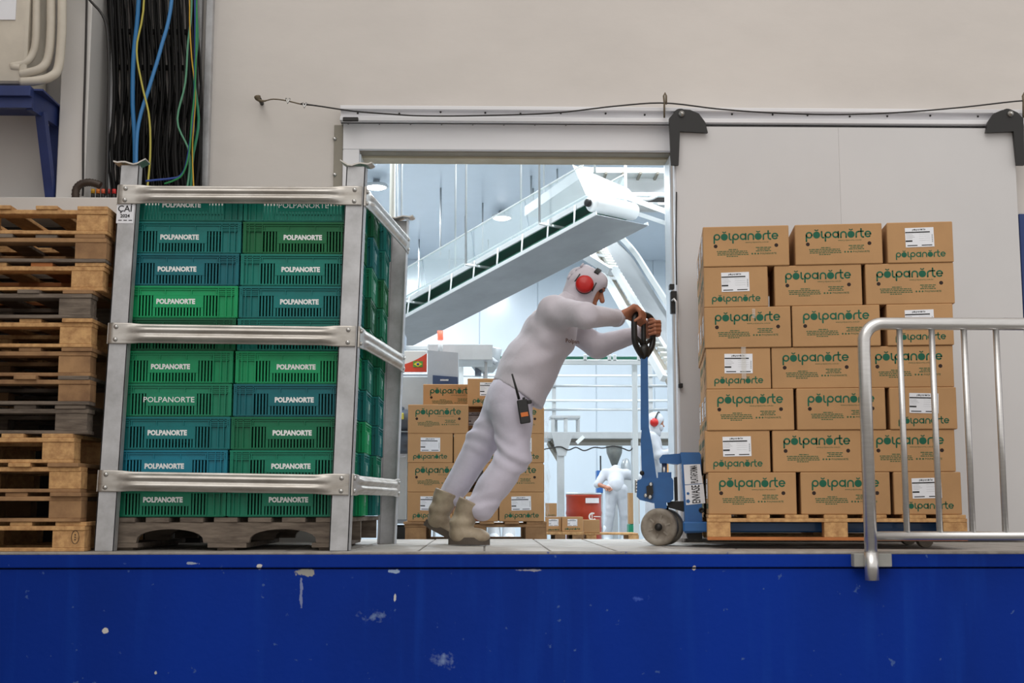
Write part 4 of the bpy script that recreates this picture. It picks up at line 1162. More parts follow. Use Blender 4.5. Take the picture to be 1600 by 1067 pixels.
# ---- overhead steelwork at the upper right
ov = thing('overhead_walkway', 'white overhead steel walkway with braces at the upper right of the hall', 'walkway', pfloor(1020, 12.5))
pbox(925, 1060, 262, 270, 12.6, .5).build('top_beam', M_railw, ov)
for k in range(4): pbox(945 + k * 27, 949 + k * 27, 268, 272, 12.55, .6).build('tie', M_seal, ov)
pbox(979, 1062, 272, 302, 12.8, .05).build('white_panel', mat('bright_white_panel', (242, 244, 245), .35), ov)
pbox(978, 1062, 301, 306, 12.5, .06).build('mid_beam', M_railw, ov)
pbox(980, 1062, 316, 320, 12.5, .06).build('lower_beam', M_railw, ov)
pbox(982, 1062, 320, 330, 12.6, .05).build('lower_panel', M_inox2, ov)
MB().bar(at(980, 308, 12.3), at(1050, 334, 12.0), .05, .05).build('diagonal_brace', M_railw, ov)
MB().bar(at(985, 330, 12.3), at(1050, 352, 12.0), .05, .04).build('diagonal_brace', M_inox2, ov)
pbox(976, 979, 200, 330, 12.4, .03).build('post', M_railw, ov)
MB().tube(wob([at(a, b, 12.45) for a, b in ((984, 307), (1000, 311), (1015, 311), (1026, 306))], 12, 0), .018, 8).build('hose', M_white, ov)
pbox(990, 1045, 308, 315, 12.7, .1).build('cable_trough', M_black, ov)
for x_ in (1046, 1052): pass
a = at(1047, 500, 9.0)
tag(MB().box(a.x - .02, a.x + .03, 8.95, 9.05, fz(9) - .002, 3.3, .004).build('support_pole', M_inox), 'bright stainless square post close behind the right door jamb', 'pole')

# ---- mid conveyor line and railings across the hall
ml = thing('cross_conveyor', 'horizontal white conveyor frame with green belt crossing the hall', 'conveyor', pfloor(880, 15))
pbox(716, 1056, 557, 562, 15.1, .5).build('belt', M_beltg, ml)
pbox(716, 1056, 562, 569, 15.0, .05).build('lower_frame', M_railw, ml)
for px in (738, 764, 912, 950, 958, 996, 1034): pbox(px, px + 5, 554, 564, 15.0, .04).build('frame_clip', M_railw, ml)
for px in (720, 992, 1056):
    a = at(px, 566, 15.1); MB().box(a.x - .03, a.x + .03, 15.12, 15.18, fz(15.1), a.z, .003).build('leg', M_railw, ml)
rl_ = thing('platform_railing', 'white and steel horizontal rails along the raised platform', 'railing', pfloor(930, 19))
for py, m in ((587, M_railw), (603, M_inox2), (626, M_railw), (640, M_inox2)):
    MB().tube([at(716 if py < 600 else 845, py, 19), at(1060, py, 19)], .018, 8).build('rail', m, rl_)
for px in (866, 994, 1018):
    a = at(px, 680, 19); a.z = at(px, 675, 18.2).z + .02; b = at(px, 560, 19); MB().box(a.x - .03, a.x + .03, 19.02, 19.06, a.z, b.z, .003).build('rail_post', M_inox2, rl_)
pf = thing('raised_platform', 'stainless raised platform deck on gusseted legs in the middle of the hall', 'platform', pfloor(950, 18.5))
pbox(850, 1062, 675, 685, 18.2, 1.2).build('deck_edge', M_inox2, pf)
pbox(862, 1062, 686, 691, 18.4, 1.0).build('under_frame', M_seal, pf)
g0 = at(878, 676, 18.1)
sc_ = 18.1 / FPX
MB().prism([(-17 * sc_, 0), (-6 * sc_, -36 * sc_), (6 * sc_, -36 * sc_), (18 * sc_, 0)], (g0.x, 18.16, g0.z), (1, 0, 0), (0, 0, 1), .06).build('gusset', M_inox2, pf)
for px in (876, 990):
    a = at(px, 700, 18.12); MB().box(a.x - (.05 if px < 900 else .03), a.x + (.05 if px < 900 else .03), 18.12, 18.2, fz(18.1), g0.z - (.2 if px < 900 else .1), .004).build('leg', M_inox2, pf)
MB().bar(at(858, 692, 18.6), at(876, 722, 18.3), .06, .06).build('brace', M_seal, pf)
MB().bar(at(912, 682, 18.2), at(901, 692, 18.2), .06, .05).build('brace', M_railw, pf)
st_ = thing('step_frame', 'small open steel box frame standing on the raised platform', 'frame', at(884, 675, 18.4))
pbox(860, 907, 649, 653, 18.4, .5).build('top', M_inox2, st_)
for px, D in ((864, 18.42), (884, 18.42), (903, 18.85), (868, 18.85)): pbox(px - 3, px + 3, 652, 675, D, .05).build('leg', M_inox2, st_)
tag(MB().tube(wob([at(a, b, 18.089) for a, b in ((850, 702), (860, 700), (876, 698), (888, 703), (900, 699), (913, 704), (928, 699), (942, 700), (958, 697), (972, 700), (984, 704), (991, 696))], 50, 0), .010, 6).build('sagging_cable', M_black), 'thin dark cable sagging in waves under the raised platform', 'cable')

# ---- filling machine at the left with sign, panel and beacon
fm = thing('filling_machine', 'grey stainless filling machine with motors and a red stripe behind the cartons', 'machine', pfloor(640, 10.6))
M_grey = mat('grey_sheet', (176, 180, 186), .4, .35, var=.12, vscale=4)
a = at(596, 585, 10.3); b = at(692, 585, 10.3)
pbox(590, 690, 584, 818, 10.5, .8).build('cabinet', M_grey, fm)
pbox(614, 690, 588, 664, 10.46, .05).build('upper_door', M_inox2, fm)
pbox(600, 612, 594, 620, 10.44, .06).build('control_label', M_bluef, fm)
pbox(600, 610, 622, 642, 10.45, .05).build('paper_sheet', M_label, fm)
pbox(592, 690, 668, 672, 10.40, .12).build('red_stripe', mat('red_stripe_paint', (200, 40, 48), .5), fm)
pbox(592, 690, 673, 678, 10.40, .12).build('white_ledge', M_railw, fm)
M_motor = mat('grey_motor', (96, 104, 116), .45, .3, var=.2, vscale=9)
for (px, py, D) in ((608, 650, 10.3), (624, 656, 10.28), (606, 690, 10.3), (624, 692, 10.3)):
    c = at(px, py, D); MB().lathe([(.02, -.13), (.075, -.12), (.085, -.08), (.085, .08), (.07, .12), (0, .13)], c, (1, 0, .0), 16).build('motor', M_motor, fm)
pbox(625, 631, 645, 655, 10.18, .02).build('yellow_tag', mat('yellow_tag', (220, 210, 90), .5), fm)
MB().tube(wob([at(a_, b_, 10.25) for a_, b_ in ((596, 640), (602, 636), (612, 634), (622, 640), (626, 652))], 14, 0), .02, 8).build('hose', M_motor, fm)
pbox(596, 636, 702, 812, 10.44, .06).build('lower_door', M_inox2, fm)
pbox(620, 634, 704, 714, 10.42, .02).build('plate', M_label, fm)
q = at(607, 718, 10.42)
es = MB().lathe([(.030, 0), (.030, -.02), (.024, -.035), (0, -.038)], q, (0, 1, 0), 16).build('emergency_button', mat('orange_button', (226, 110, 40), .4), fm)
for py in (727, 741):
    MB().lathe([(.012, 0), (.012, -.012), (0, -.014)], at(604, py, 10.43), (0, 1, 0), 12).build('push_button', M_bolt, fm)
pbox(592, 640, 822, 850, 10.5, .7).build('base', M_black, fm)
sg = thing('brand_sign', 'white and red sign board with a small Brazilian flag above the machine', 'sign', at(634, 582, 10.3))
sa_, sb_ = at(601, 581, 10.3), at(667, 548, 10.3)
MB().box(sa_.x, sb_.x, 10.3, 10.33, sa_.z, sb_.z, .003).build('board', mat('sign_white', (238, 240, 238), .4), sg)
W_ = sb_.x - sa_.x; H_ = sb_.z - sa_.z
crv = [(W_ * i / 14, H_ * (.24 + .64 * (i / 14) ** 2.2)) for i in range(15)]
MB().prism([(0, 0), (W_, 0)] + crv[::-1], (sa_.x, 10.298, sa_.z), (1, 0, 0), (0, 0, 1), .003).build('red_swoosh', mat('sign_red', (226, 74, 44), .4), sg)
fx, fz_ = at(653, 569, 10.29).x, at(653, 569, 10.29).z
kf = 10.29 / FPX
fl = MB().box(fx - 7.5 * kf, fx + 7.5 * kf, 10.285, 10.292, fz_ - 4.7 * kf, fz_ + 4.7 * kf).build('flag', mat('flag_green', (96, 158, 60), .5), sg)
MB().prism([(-6.6 * kf, 0), (0, -4 * kf), (6.6 * kf, 0), (0, 4 * kf)], (fx, 10.284, fz_), (1, 0, 0), (0, 0, 1), .002).build('flag_rhombus', mat('flag_yellow', (236, 214, 60), .5), fl)
MB().lathe([(0, -.003), (2.1 * kf, -.003), (2.1 * kf, 0)], (fx, 10.284, fz_), (0, 1, 0), 16).build('flag_disc', mat('flag_blue', (44, 66, 130), .5), fl)
gp = thing('grey_panel', 'tilted grey sheet panel with a dark blue maker plate beside the sign', 'panel', at(692, 605, 10.1))
P_ = [at(668, 604, 10.2), at(716, 606, 10.1), at(716, 551, 10.1), at(668, 547, 10.2)]
def slab(P, d): return MB().add(P + [p + V(0, d, 0) for p in P], [(0, 1, 2, 3), (7, 6, 5, 4), (0, 4, 5, 1), (1, 5, 6, 2), (2, 6, 7, 3), (3, 7, 4, 0)])
slab(P_, .22).build('sheet', M_grey, gp)
P_ = [at(676, 600, 10.15), at(715, 602, 10.08), at(715, 589, 10.08), at(676, 586, 10.15)]
bp = slab(P_, .02).build('maker_plate', mat('navy_plate', (48, 66, 100), .45), gp)
c = at(694, 594, 10.1); mk = MB(); 
for k in range(6): mk.box(c.x - .03 + k * .011, c.x - .022 + k * .011, 10.085, 10.09, c.z - .006, c.z + .006)
mk.build('maker_lettering', M_white, bp)
tr_ = thing('feed_trough', 'long grey feed trough at the top of the machine', 'trough', at(720, 560, 11.5))
pbox(668, 770, 538, 562, 11.8, .6).build('trough', M_inox2, tr_)
pbox(676, 682, 562, 850, 12.0, .08).build('leg', M_inox2, tr_); pbox(756, 762, 562, 850, 12.0, .08).build('leg', M_inox2, tr_)
pbox(595, 632, 520, 546, 11.0, .3).build('end_cover', mat('slate_cover', (150, 160, 172), .45), tr_)
pbox(600, 668, 540, 546, 11.2, .3).build('feed_edge', M_railw, tr_)
a = at(664, 556, 11.0)
bc = thing('signal_beacon', 'white pole with a small red signal light above the machine', 'beacon', at(688, 548, 11.3))
a = at(688, 548, 11.3); b = at(688, 531, 11.3); t2 = at(688, 517, 11.3)
MB().tube([a, b], .022, 10).build('pole', M_white, bc)
MB().tube([b, t2], .026, 12).build('lens', emat('red_beacon_lens', (255, 90, 70), 1.2), bc)
# small vats behind the back of the worker
vt = thing('small_hopper', 'grey bowl hopper on the frame behind the worker', 'hopper', at(755, 584, 14.5))
c = at(757, 582, 14.5)
MB().lathe([(.10, 0), (.16, .08), (.20, .26), (.19, .27), (.15, .10)], c, (0, 0, 1), 18).build('bowl', M_inox2, vt)
MB().tube(wob([at(a_, b_, 14.3) for a_, b_ in ((742, 572), (752, 562), (764, 560), (776, 568))], 12, 0), .03, 8).build('elbow_pipe', M_grey, vt)
pbox(754, 758, 582, 850, 14.5, .06).build('stand', M_inox2, vt)
pbox(742, 752, 575, 586, 14.4, .15).build('motor_block', M_motor, vt)

# ---- background carton stack
DB = 9.0
ba = at(637, 815, DB); bx = at(743, 815, DB).x
PZ = at(700, 815, DB).z - .142
tb = thing('wooden_pallet', 'aged brown pallet under the carton stack inside the hall', 'pallet', (bx, DB + .5, PZ))
pallet_parts(tb, .98, 1.0, .142, [M_wood2, M_wood2], 77)
TB = Matrix.Translation((bx, DB, 0))
zb0 = PZ + .1425
brow = [[(-.317, 'E'), (0, 'E'), (.317, 'E')], [(-.262, 'L'), (.262, 'L')], [(-.317, 'E'), (.003, 'E'), (.320, 'E')], [(-.262, 'L'), (.262, 'L')], [(-.19, 'L'), (.070, 'E')]]
bnm = ['bottom', 'second', 'third', 'fourth', 'top']
for li, row in enumerate(brow):
    for ci, (x, kd) in enumerate(row):
        if li == 4 and ci == 1: x = .092
        dp = BW if kd == 'L' else BL
        pos = ['left', 'right'] if len(row) == 2 else ['left', 'middle', 'right']
        carton(TB, x, dp / 2 + ((.645, .20)[ci] if li == 4 else 0), zb0 + li * BH, kd == 'E', '%s carton of the %s layer in the stack behind the worker' % (pos[ci], bnm[li]), 'cartons in the stack behind the worker', 'f' + ('r' if ci == len(row) - 1 else ''), .002, 900 + li * 5 + ci)
carton(TB, 0.0, .335 + BL / 2, zb0 + BH, True, 'recessed carton between the two second-layer cartons behind the worker', 'cartons in the stack behind the worker', 'f', .001, 956)
carton(TB, 0.0, .335 + BL / 2, zb0 + 3 * BH, True, 'recessed carton between the two fourth-layer cartons behind the worker', 'cartons in the stack behind the worker', 'f', .001, 955)
for li in range(4):
    xb, yb_, eb_ = (.335, .33 + BL / 2, True) if li in (1, 3) else (.262, .60, False)
    carton(TB, xb, yb_, zb0 + li * BH, eb_, 'carton at the back right of the %s layer behind the worker' % bnm[li], 'rear cartons of the stack behind the worker', 'r', .001, 960 + li)
    carton(TB, -xb, yb_, zb0 + li * BH, eb_, 'carton at the back left of the %s layer behind the worker' % bnm[li], 'rear cartons of the stack behind the worker', 'l', .001, 970 + li)
# crumpled film along the right edge of that stack
g = MB(); n_ = 16
x = bx + .497
for side_ in (0,):
    vs = []; fs = []
    for i in range(n_ + 1):
        for j in range(5):
            r_ = random.Random(i * 9 + j); vs.append((x + r_.uniform(0, .022) + .004, DB + .02 + j * .18, zb0 + .02 + i * (4 * BH - .04) / n_))
    for i in range(n_):
        for j in range(4): q = i * 5 + j; fs.append((q, q + 5, q + 6, q + 1))
    g.add(vs, fs)
tag(g.build('stretch_film', M_film), 'crumpled clear stretch film on the right side of the rear stack', 'film')

# ---- floor goods: drum, cartons, low pallets
DRM = 13.2
dr = thing('steel_drum', 'orange-red steel drum with white label and round white mark', 'drum', pfloor(912, DRM))
k_ = DRM / FPX; c = at(912, 773, DRM + .2)
zr = c.z; z0_ = fz(DRM + .2); R_ = 28 * k_
prof = [(R_ * .96, 0), (R_, .012), (R_, .02)]
for zz_ in (.30, .62):
    prof += [(R_ * .985, zz_ * (zr - z0_) - .03), (R_ * 1.015, zz_ * (zr - z0_)), (R_ * .985, zz_ * (zr - z0_) + .03)]
prof += [(R_ * .985, zr - z0_ - .03), (R_ * 1.01, zr - z0_ - .012), (R_ * 1.01, zr - z0_)]
MB().lathe(prof, (c.x, DRM + .2, z0_), (0, 0, 1), 28).build('shell', mat('drum_red', (172, 56, 28), .4, var=.12, vscale=5), dr)
MB().lathe([(R_ * 1.0, 0), (R_ * 1.015, .012), (R_ * .96, .02), (R_ * .94, .008), (0, .008)], (c.x, DRM + .2, zr), (0, 0, 1), 28).build('lid', M_inox2, dr)
def curved(px0, px1, py0, py1, m, nm, off=.004):
    g = MB(); vs = []
    for i in range(7):
        px = px0 + (px1 - px0) * i / 6; x_ = at(px, py0, DRM).x; y_ = DRM + .2 - math.sqrt(max(R_ ** 2 - (x_ - c.x) ** 2, 0)) - off - R_ * .015
        vs += [(x_, y_, at(px, py0, y_).z), (x_, y_, at(px, py1, y_).z)]
    return g.add(vs, [(2 * i, 2 * i + 1, 2 * i + 3, 2 * i + 2) for i in range(6)]).build(nm, m, dr)
curved(915, 937, 778, 786, M_label, 'paper_label')
mk = MB(); cc = at(926, 807, DRM - .03)
for i in range(13):
    a0 = math.radians(60 + i * 20); a1 = math.radians(60 + (i + 1) * 20)
    r0_, r1_ = .026, .042
    mk.add([(cc.x + r * math.cos(a), DRM - .03, cc.z + r * math.sin(a)) for a, r in ((a0, r0_), (a0, r1_), (a1, r1_), (a1, r0_))], [(0, 1, 2, 3)])
mk.box(cc.x - .010, cc.x - .002, DRM - .031, DRM - .03, cc.z - .03, cc.z + .03); mk.box(cc.x + .01, cc.x + .08, DRM - .031, DRM - .03, cc.z - .004, cc.z + .004)
mk.build('round_mark', M_white, dr)
mk.v = mk.v
def small_carton(px0, px1, py0, py1, D, label, lab=True, logo=True):
    a = at(px0, py1, D); b = at(px1, py0, D); w = b.x - a.x; h = b.z - a.z
    o = MB().box(a.x, b.x, D, D + w * 1.2, a.z, b.z, .003).build('cardboard_carton', M_kraft)
    tag(o, label, 'carton', 'cartons beside the red drum')
    if lab:
        l = link('shipping_label', lab_me, o, (0, -w * .6 - .001, 0)); l.scale = (h / BH,) * 3; link('label_print', labp_me, l)
    if logo:
        l = link('printed_logo', logo_small, o, (0, -w * .6 - .001, 0)); l.scale = (w / BW * .95,) * 3
    return o
lowp = thing('low_pallet', 'low pallet under the small cartons in front of the drum', 'pallet', (at(880, 830, 12.2).x, 12.5, fz(12.5)))
zt_ = at(880, 831, 12.2).z
for k in range(5): 
    y_ = 12.15 + k * .17; MB().box(at(840, 830, 12.2).x, at(912, 830, 12.2).x, y_, y_ + .13, zt_ - .025, zt_, .002).build('deck_board', M_wood, lowp)
for px in (846, 875, 902):
    x_ = at(px, 830, 12.2).x; MB().box(x_ - .05, x_ + .05, 12.15, 12.95, fz(12.5) - .01, zt_ - .026, .003).build('block', M_wood2, lowp)
small_carton(853, 877, 807.5, 830.5, 12.3, 'small carton at the left end of the low pallet by the drum')
small_carton(878, 911, 807.5, 830.5, 12.28, 'small carton with a white label in front of the red drum')
small_carton(853, 870, 786, 807, 12.35, 'small carton stacked on another beside the platform leg', False)
lowq = thing('low_pallet', 'long low wooden pallet right of the drum', 'pallet', (at(955, 833, 12.6).x, 12.9, fz(12.9)))
zq = at(955, 833, 12.6).z
for k in range(3):
    y_ = 12.6 + k * .17; MB().box(at(913, 833, 12.6).x, at(997, 833, 12.6).x, y_, y_ + .13, zq - .016, zq, .002).build('deck_board', M_wood, lowq)
for px in (924, 990):
    x_ = at(px, 833, 12.6).x; MB().box(x_ - .05, x_ + .05, 12.6, 13.06, fz(12.8) - .002, zq - .017, .003).build('block', M_wood, lowq)
small_carton(912, 937, 812, 832.6, 12.62, 'plain small carton standing in front of the drum foot', False, False)
o = small_carton(983, 999, 770, 818.5, 17.3, 'tall plain carton half hidden behind the jack handle', False, False)
gc = pbox(983, 999, 819, 848, 17.3, .25, .01); tag(gc.build('green_bin', mat('green_bin', (24, 132, 96), .5)), 'green plastic bin under the tall plain carton', 'bin')

# ---- hoppers and blue pump by the bent worker
DH = 23.5
hp = thing('cone_hopper', 'stainless cone hopper of a dosing machine above the bent worker', 'hopper', pfloor(960, DH))
k_ = DH / FPX
c = at(960, 728, DH)
MB().lathe([(4 * k_, 0), (12 * k_, 20 * k_), (12.5 * k_, 24 * k_), (12.5 * k_, 30 * k_), (13.5 * k_, 31 * k_), (12 * k_, 31 * k_)], c, (0, 0, 1), 22).build('cone', mat('worn_hopper_steel', (140, 140, 134), .4, .7, var=.2, vscale=8), hp)
pbox(948, 958, 693, 700, DH, .2).build('lid_box', M_inox2, hp)
pbox(958, 966, 695, 704, DH - .05, .1).build('valve', M_grey, hp)
MB().box(c.x - .05, c.x + .05, DH - .05, DH + .05, fz(DH), c.z, .004).build('stand', M_inox2, hp)
c = at(978, 742, DH + .3)
v2 = thing('pump_vessel', 'small rounded steel vessel right of the cone hopper', 'vessel', pfloor(978, DH + .3))
MB().lathe([(6 * k_, 0), (8 * k_, 4 * k_), (8 * k_, 16 * k_), (5 * k_, 24 * k_), (0, 27 * k_)], c, (0, 0, 1), 18).build('tank', M_inox2, v2)
MB().box(c.x - .12, c.x + .16, DH + .2, DH + .5, fz(DH), c.z, .004).build('stand', M_inox2, v2)
bpn = thing('blue_pump', 'blue pump box with a thin dark rod left of the bent worker', 'pump', pfloor(938, 23))
pbox(933, 942, 735, 770, 23, .3).build('body', mat('pump_blue', (40, 92, 156), .45), bpn)
pbox(937.5, 939.5, 712, 736, 23.1, .04).build('rod', M_black, bpn)
pbox(935, 942, 770, 848, 23.05, .2).build('stand', M_inox2, bpn)
# table in front of the right background worker
tbk = thing('packing_table', 'white packing table with yellow and green packs behind the jack', 'table', pfloor(1035, 17.8))
pbox(1022, 1062, 742, 746, 17.4, .7).build('table_top', M_inox2, tbk)
for px in (1024, 1058): pbox(px, px + 3, 746, 850, 17.45, .05).build('leg', M_inox2, tbk)
for k, (px, py0, rgb, lab) in enumerate(((1024, 722, (226, 196, 40), 'yellow'), (1029, 730, (30, 140, 90), 'green'), (1036, 724, (206, 150, 90), 'tan'))):
    tag(pbox(px, px + 5 + (4 if k == 2 else 0), py0, 741.8, 17.5, .2).build('food_pack', mat('pack_' + lab, rgb, .5)), lab + ' pack standing on the white packing table', 'pack', 'packs on the packing table')
# white boots under the rear pallet
for k, px in enumerate((772, 795)):
    f = pfloor(px, 11.2); g = MB()
    g.tube([f + V(0, 0, .0), f + V(0, .0, .05), f + V(0, .02, .12), f + V(0, .02, .30)], [.055, .06, .055, .065], 14)
    g.tube([f + V(0, .02, .035), f + V(0, -.14, .035), f + V(0, -.19, .03)], [.05, .05, .03], 12)
    tag(g.build('rubber_boot', mat('white_rubber', (228, 232, 236), .4)), '%s white rubber boot seen under the rear carton pallet' % ('left', 'right')[k], 'boot', 'white boots behind the rear stack')

# ------------------------------------------------------------------ people: smooth distance-field bodies
class Field:
    def __init__(s, lo, hi, h):
        s.lo = np.array(lo, float); s.h = h
        s.n = np.maximum(np.ceil((np.array(hi) - s.lo) / h).astype(int) + 1, 4)
        ax = [s.lo[k] + h * np.arange(s.n[k]) for k in range(3)]
        s.X, s.Y, s.Z = np.meshgrid(*ax, indexing='ij')
        s.d = np.full(s.X.shape, 9.0)
    def cone(s, a, b, ra, rb, sy=1.0):
        a = np.array(a, float); b = np.array(b, float); ab = b - a
        px, py, pz = s.X - a[0], (s.Y - a[1]) / sy, s.Z - a[2]
        w = np.array([ab[0], ab[1] / sy, ab[2]]); L = max(w @ w, 1e-9)
        t = np.clip((px * w[0] + py * w[1] + pz * w[2]) / L, 0, 1)
        return np.sqrt((px - t * w[0]) ** 2 + (py - t * w[1]) ** 2 + (pz - t * w[2]) ** 2) - (ra + (rb - ra) * t)
    def ell(s, c, r, R=None):
        q = np.stack([s.X - c[0], s.Y - c[1], s.Z - c[2]], -1)
        if R is not None: q = q @ np.array(R)          # columns of R are the local axes
        r = np.array(r, float)
        k0 = np.sqrt(((q / r) ** 2).sum(-1)) + 1e-9; k1 = np.sqrt(((q / r ** 2) ** 2).sum(-1)) + 1e-9
        return k0 * (k0 - 1) / k1
    def add(s, d, k=.03):
        if k <= 0: s.d = np.minimum(s.d, d); return s
        h = np.clip(.5 + .5 * (s.d - d) / k, 0, 1); s.d = d * h + s.d * (1 - h) - k * h * (1 - h); return s
    def cut(s, d, k=.01):
        d = -d; h = np.clip(.5 - .5 * (s.d - d) / k, 0, 1); s.d = s.d * (1 - h) + d * h + k * h * (1 - h); return s
    def plane(s, p, n):
        n = np.array(n, float); n /= np.linalg.norm(n)
        return (s.X - p[0]) * n[0] + (s.Y - p[1]) * n[1] + (s.Z - p[2]) * n[2]
    def folds(s, amp, f, seed=0):
        r = np.random.RandomState(seed); t = 0
        for k in range(5):
            w = r.normal(size=3); w /= np.linalg.norm(w); w *= f * (1 + .5 * k)
            w2 = r.normal(size=3) * f * .35
            t = t + np.sin(s.X * w[0] + s.Y * w[1] + s.Z * w[2] + 1.6 * np.sin(s.X * w2[0] + s.Y * w2[1] + s.Z * w2[2]) + r.uniform(0, 6)) / (1 + .6 * k)
        s.d = s.d + amp * t; return s
    def mesh(s, mb):
        d = s.d; nx, ny, nz = d.shape; ins = d < 0
        cs = np.zeros((nx - 1, ny - 1, nz - 1), int)
        off = [(i, j, k) for i in (0, 1) for j in (0, 1) for k in (0, 1)]
        for i, j, k in off: cs += ins[i:nx - 1 + i, j:ny - 1 + j, k:nz - 1 + k]
        act = np.argwhere((cs > 0) & (cs < 8))
        idx = -np.ones(cs.shape, int); idx[tuple(act.T)] = np.arange(len(act))
        acc = np.zeros((len(act), 3)); cnt = np.zeros(len(act))
        cor = {o: d[act[:, 0] + o[0], act[:, 1] + o[1], act[:, 2] + o[2]] for o in off}
        for o in off:
            for ax in range(3):
                if o[ax]: continue
                p = list(o); p[ax] = 1; p = tuple(p)
                a, b = cor[o], cor[p]; m = (a < 0) != (b < 0)
                t = np.where(m, a / np.where(m, a - b, 1), 0)
                pos = np.zeros((len(act), 3)) + np.array(o, float); pos[:, ax] = t
                acc += pos * m[:, None]; cnt += m
        vs = s.lo + (act + acc / cnt[:, None]) * s.h
        fs = []
        for ax in range(3):
            b, c = [(1, 2), (2, 0), (0, 1)][ax]
            sl0 = [slice(None)] * 3; sl1 = [slice(None)] * 3
            sl0[ax] = slice(0, -1); sl1[ax] = slice(1, None)
            e = np.argwhere(ins[tuple(sl0)] != ins[tuple(sl1)])
            e = e[(e[:, b] > 0) & (e[:, c] > 0) & (e[:, b] < d.shape[b] - 1) & (e[:, c] < d.shape[c] - 1)]
            if not len(e): continue
            inside = ins[tuple(e.T)]
            def g(db, dc):
                q = e.copy(); q[:, b] -= db; q[:, c] -= dc; return idx[tuple(q.T)]
            quad = np.stack([g(1, 1), g(0, 1), g(0, 0), g(1, 0)], 1)
            quad[~inside] = quad[~inside][:, ::-1]
            fs.append(quad[(quad >= 0).all(1)])
        fs = np.concatenate(fs)
        mb.add([tuple(p) for p in vs], [tuple(q) for q in fs.tolist()], True)
        return mb
def bounds(pts, m):
    a = np.array([tuple(p) for p in pts]); return a.min(0) - m, a.max(0) + m
def frame_cols(e1, e2):
    e1 = Vector(e1).normalized(); e2 = Vector(e2); e2 = (e2 - e1 * e2.dot(e1)).normalized(); e3 = e1.cross(e2)
    return [[e1[i], e2[i], e3[i]] for i in range(3)]

def hand_field(mb, Gp, e1, e2, e3, wrist, elbow, thumb_side=1, barr=.023, h=.0032):
    """hand gripping a bar: e1 wrist->knuckles, e2 along the bar (towards the thumb side), e3 palm -> bar; forearm included"""
    e1, e2, e3 = (Vector(e).normalized() for e in (e1, e2, e3))
    fore = wrist + (elbow - wrist) * .45
    lo, hi = bounds([Gp, Gp + e1 * .08, Gp - e1 * .08, Gp + e3 * .05, Gp + e2 * .07, Gp - e2 * .06, wrist, fore], .05)
    F = Field(lo, hi, h)
    b = barr
    for i, (o, L) in enumerate(((.030, .95), (.010, 1.05), (-.010, 1.0), (-.029, .82))):
        K = Gp + e2 * o - e3 * (b + .010) + e1 * (.030 if i != 3 else .024)
        Mp = Gp + e2 * o * 1.02 + e1 * (b + .019 * L) + e3 * .004
        D_ = Gp + e2 * o * 1.03 + e1 * (b + .002) + e3 * (b + .012 * L)
        T_ = Gp + e2 * o * 1.02 - e1 * .010 * L + e3 * (b + .010)
        F.add(F.cone(K, Mp, .0115, .0100), .006 if i == 0 else .003); F.add(F.cone(Mp, D_, .0100, .0092), .004); F.add(F.cone(D_, T_, .0092, .0078), .004)
        F.add(F.cone(Gp - e3 * (b + .016) - e1 * .045 + e2 * o * .7, K, .015, .0125), .010)
    th0 = Gp - e3 * (b + .012) - e1 * .040 + e2 * .022 * thumb_side
    th1 = Gp - e3 * .006 - e1 * .022 + e2 * .052 * thumb_side
    th2 = Gp + e3 * (b + .006) - e1 * .006 + e2 * .050 * thumb_side
    th3 = Gp + e3 * (b + .010) + e1 * .016 + e2 * .044 * thumb_side
    F.add(F.cone(th0, th1, .016, .0125), .012); F.add(F.cone(th1, th2, .0120, .0105), .004); F.add(F.cone(th2, th3, .0105, .0085), .004)
    F.add(F.cone(wrist, Gp - e3 * (b + .016) - e1 * .040, .025, .024), .015)
    F.add(F.cone(fore, wrist, .036, .026), .012)
    F.mesh(mb)

# ---------------- main worker pushing the jack
def J(px, py, D): return at(px, py, D)
WY = 6.90
pel = J(800, 606, WY); wai = J(815, 580, WY); che = J(858, 512, WY); nek = J(890, 480, WY)
hed = J(916, 449, WY)
sR = J(866, 487, 6.73); eR = J(914, 492, 6.50); wR = J(970, 494, 6.60)
sL = J(872, 496, 7.07); eL = J(934, 541, 7.02); wL = J(994, 531, 6.86)
hR = J(798, 628, 6.81); kR = J(803, 712, 6.79); aR = J(742, 804, 6.80)
hL = J(795, 630, 6.98); kL = J(752, 694, 7.00); aL = J(697, 795, 7.01)
per = thing('person', 'person in white hooded suit and red ear muffs leaning forward to push the pallet jack', 'person', V(J(720, 850, WY).x, WY, 0))
fd = Vector((.86, -.10, -.50)).normalized()           # where the face looks
up = (Vector((.42, 0, .86))); up = (up - fd * up.dot(fd)).normalized()
sd = up.cross(fd)                                       # towards the far ear
body = MB()
# body core: head with face, neck, torso, arms, legs
F = Field(*bounds([hed + up * .12, hed + fd * .12, hed - fd * .12, nek, hed - sd * .1, hed + sd * .1], .03), .0045)
F.add(F.ell(hed + up * .025 - fd * .012, (.090, .072, .082), frame_cols(fd, sd)), 0)
F.add(F.ell(hed - up * .045 + fd * .030, (.062, .056, .075), frame_cols(fd, sd)), .03)
F.add(F.cone(hed + fd * .088 + up * .010, hed + fd * .112 - up * .022, .010, .014), .012)            # nose
F.add(F.cone(hed + fd * .083 + up * .034 + sd * .03, hed + fd * .083 + up * .034 - sd * .03, .012, .012), .015)   # brow
for s_ in (-1, 1): F.cut(F.ell(hed + fd * .094 + up * .016 + sd * (.031 * s_), (.014, .016, .009), frame_cols(fd, sd)), .01)
F.add(F.cone(hed + fd * .088 - up * .058 + sd * .018, hed + fd * .088 - up * .058 - sd * .018, .009, .009), .008)  # lips
F.add(F.ell(hed + fd * .070 - up * .095, (.026, .030, .022), frame_cols(fd, sd)), .02)               # chin
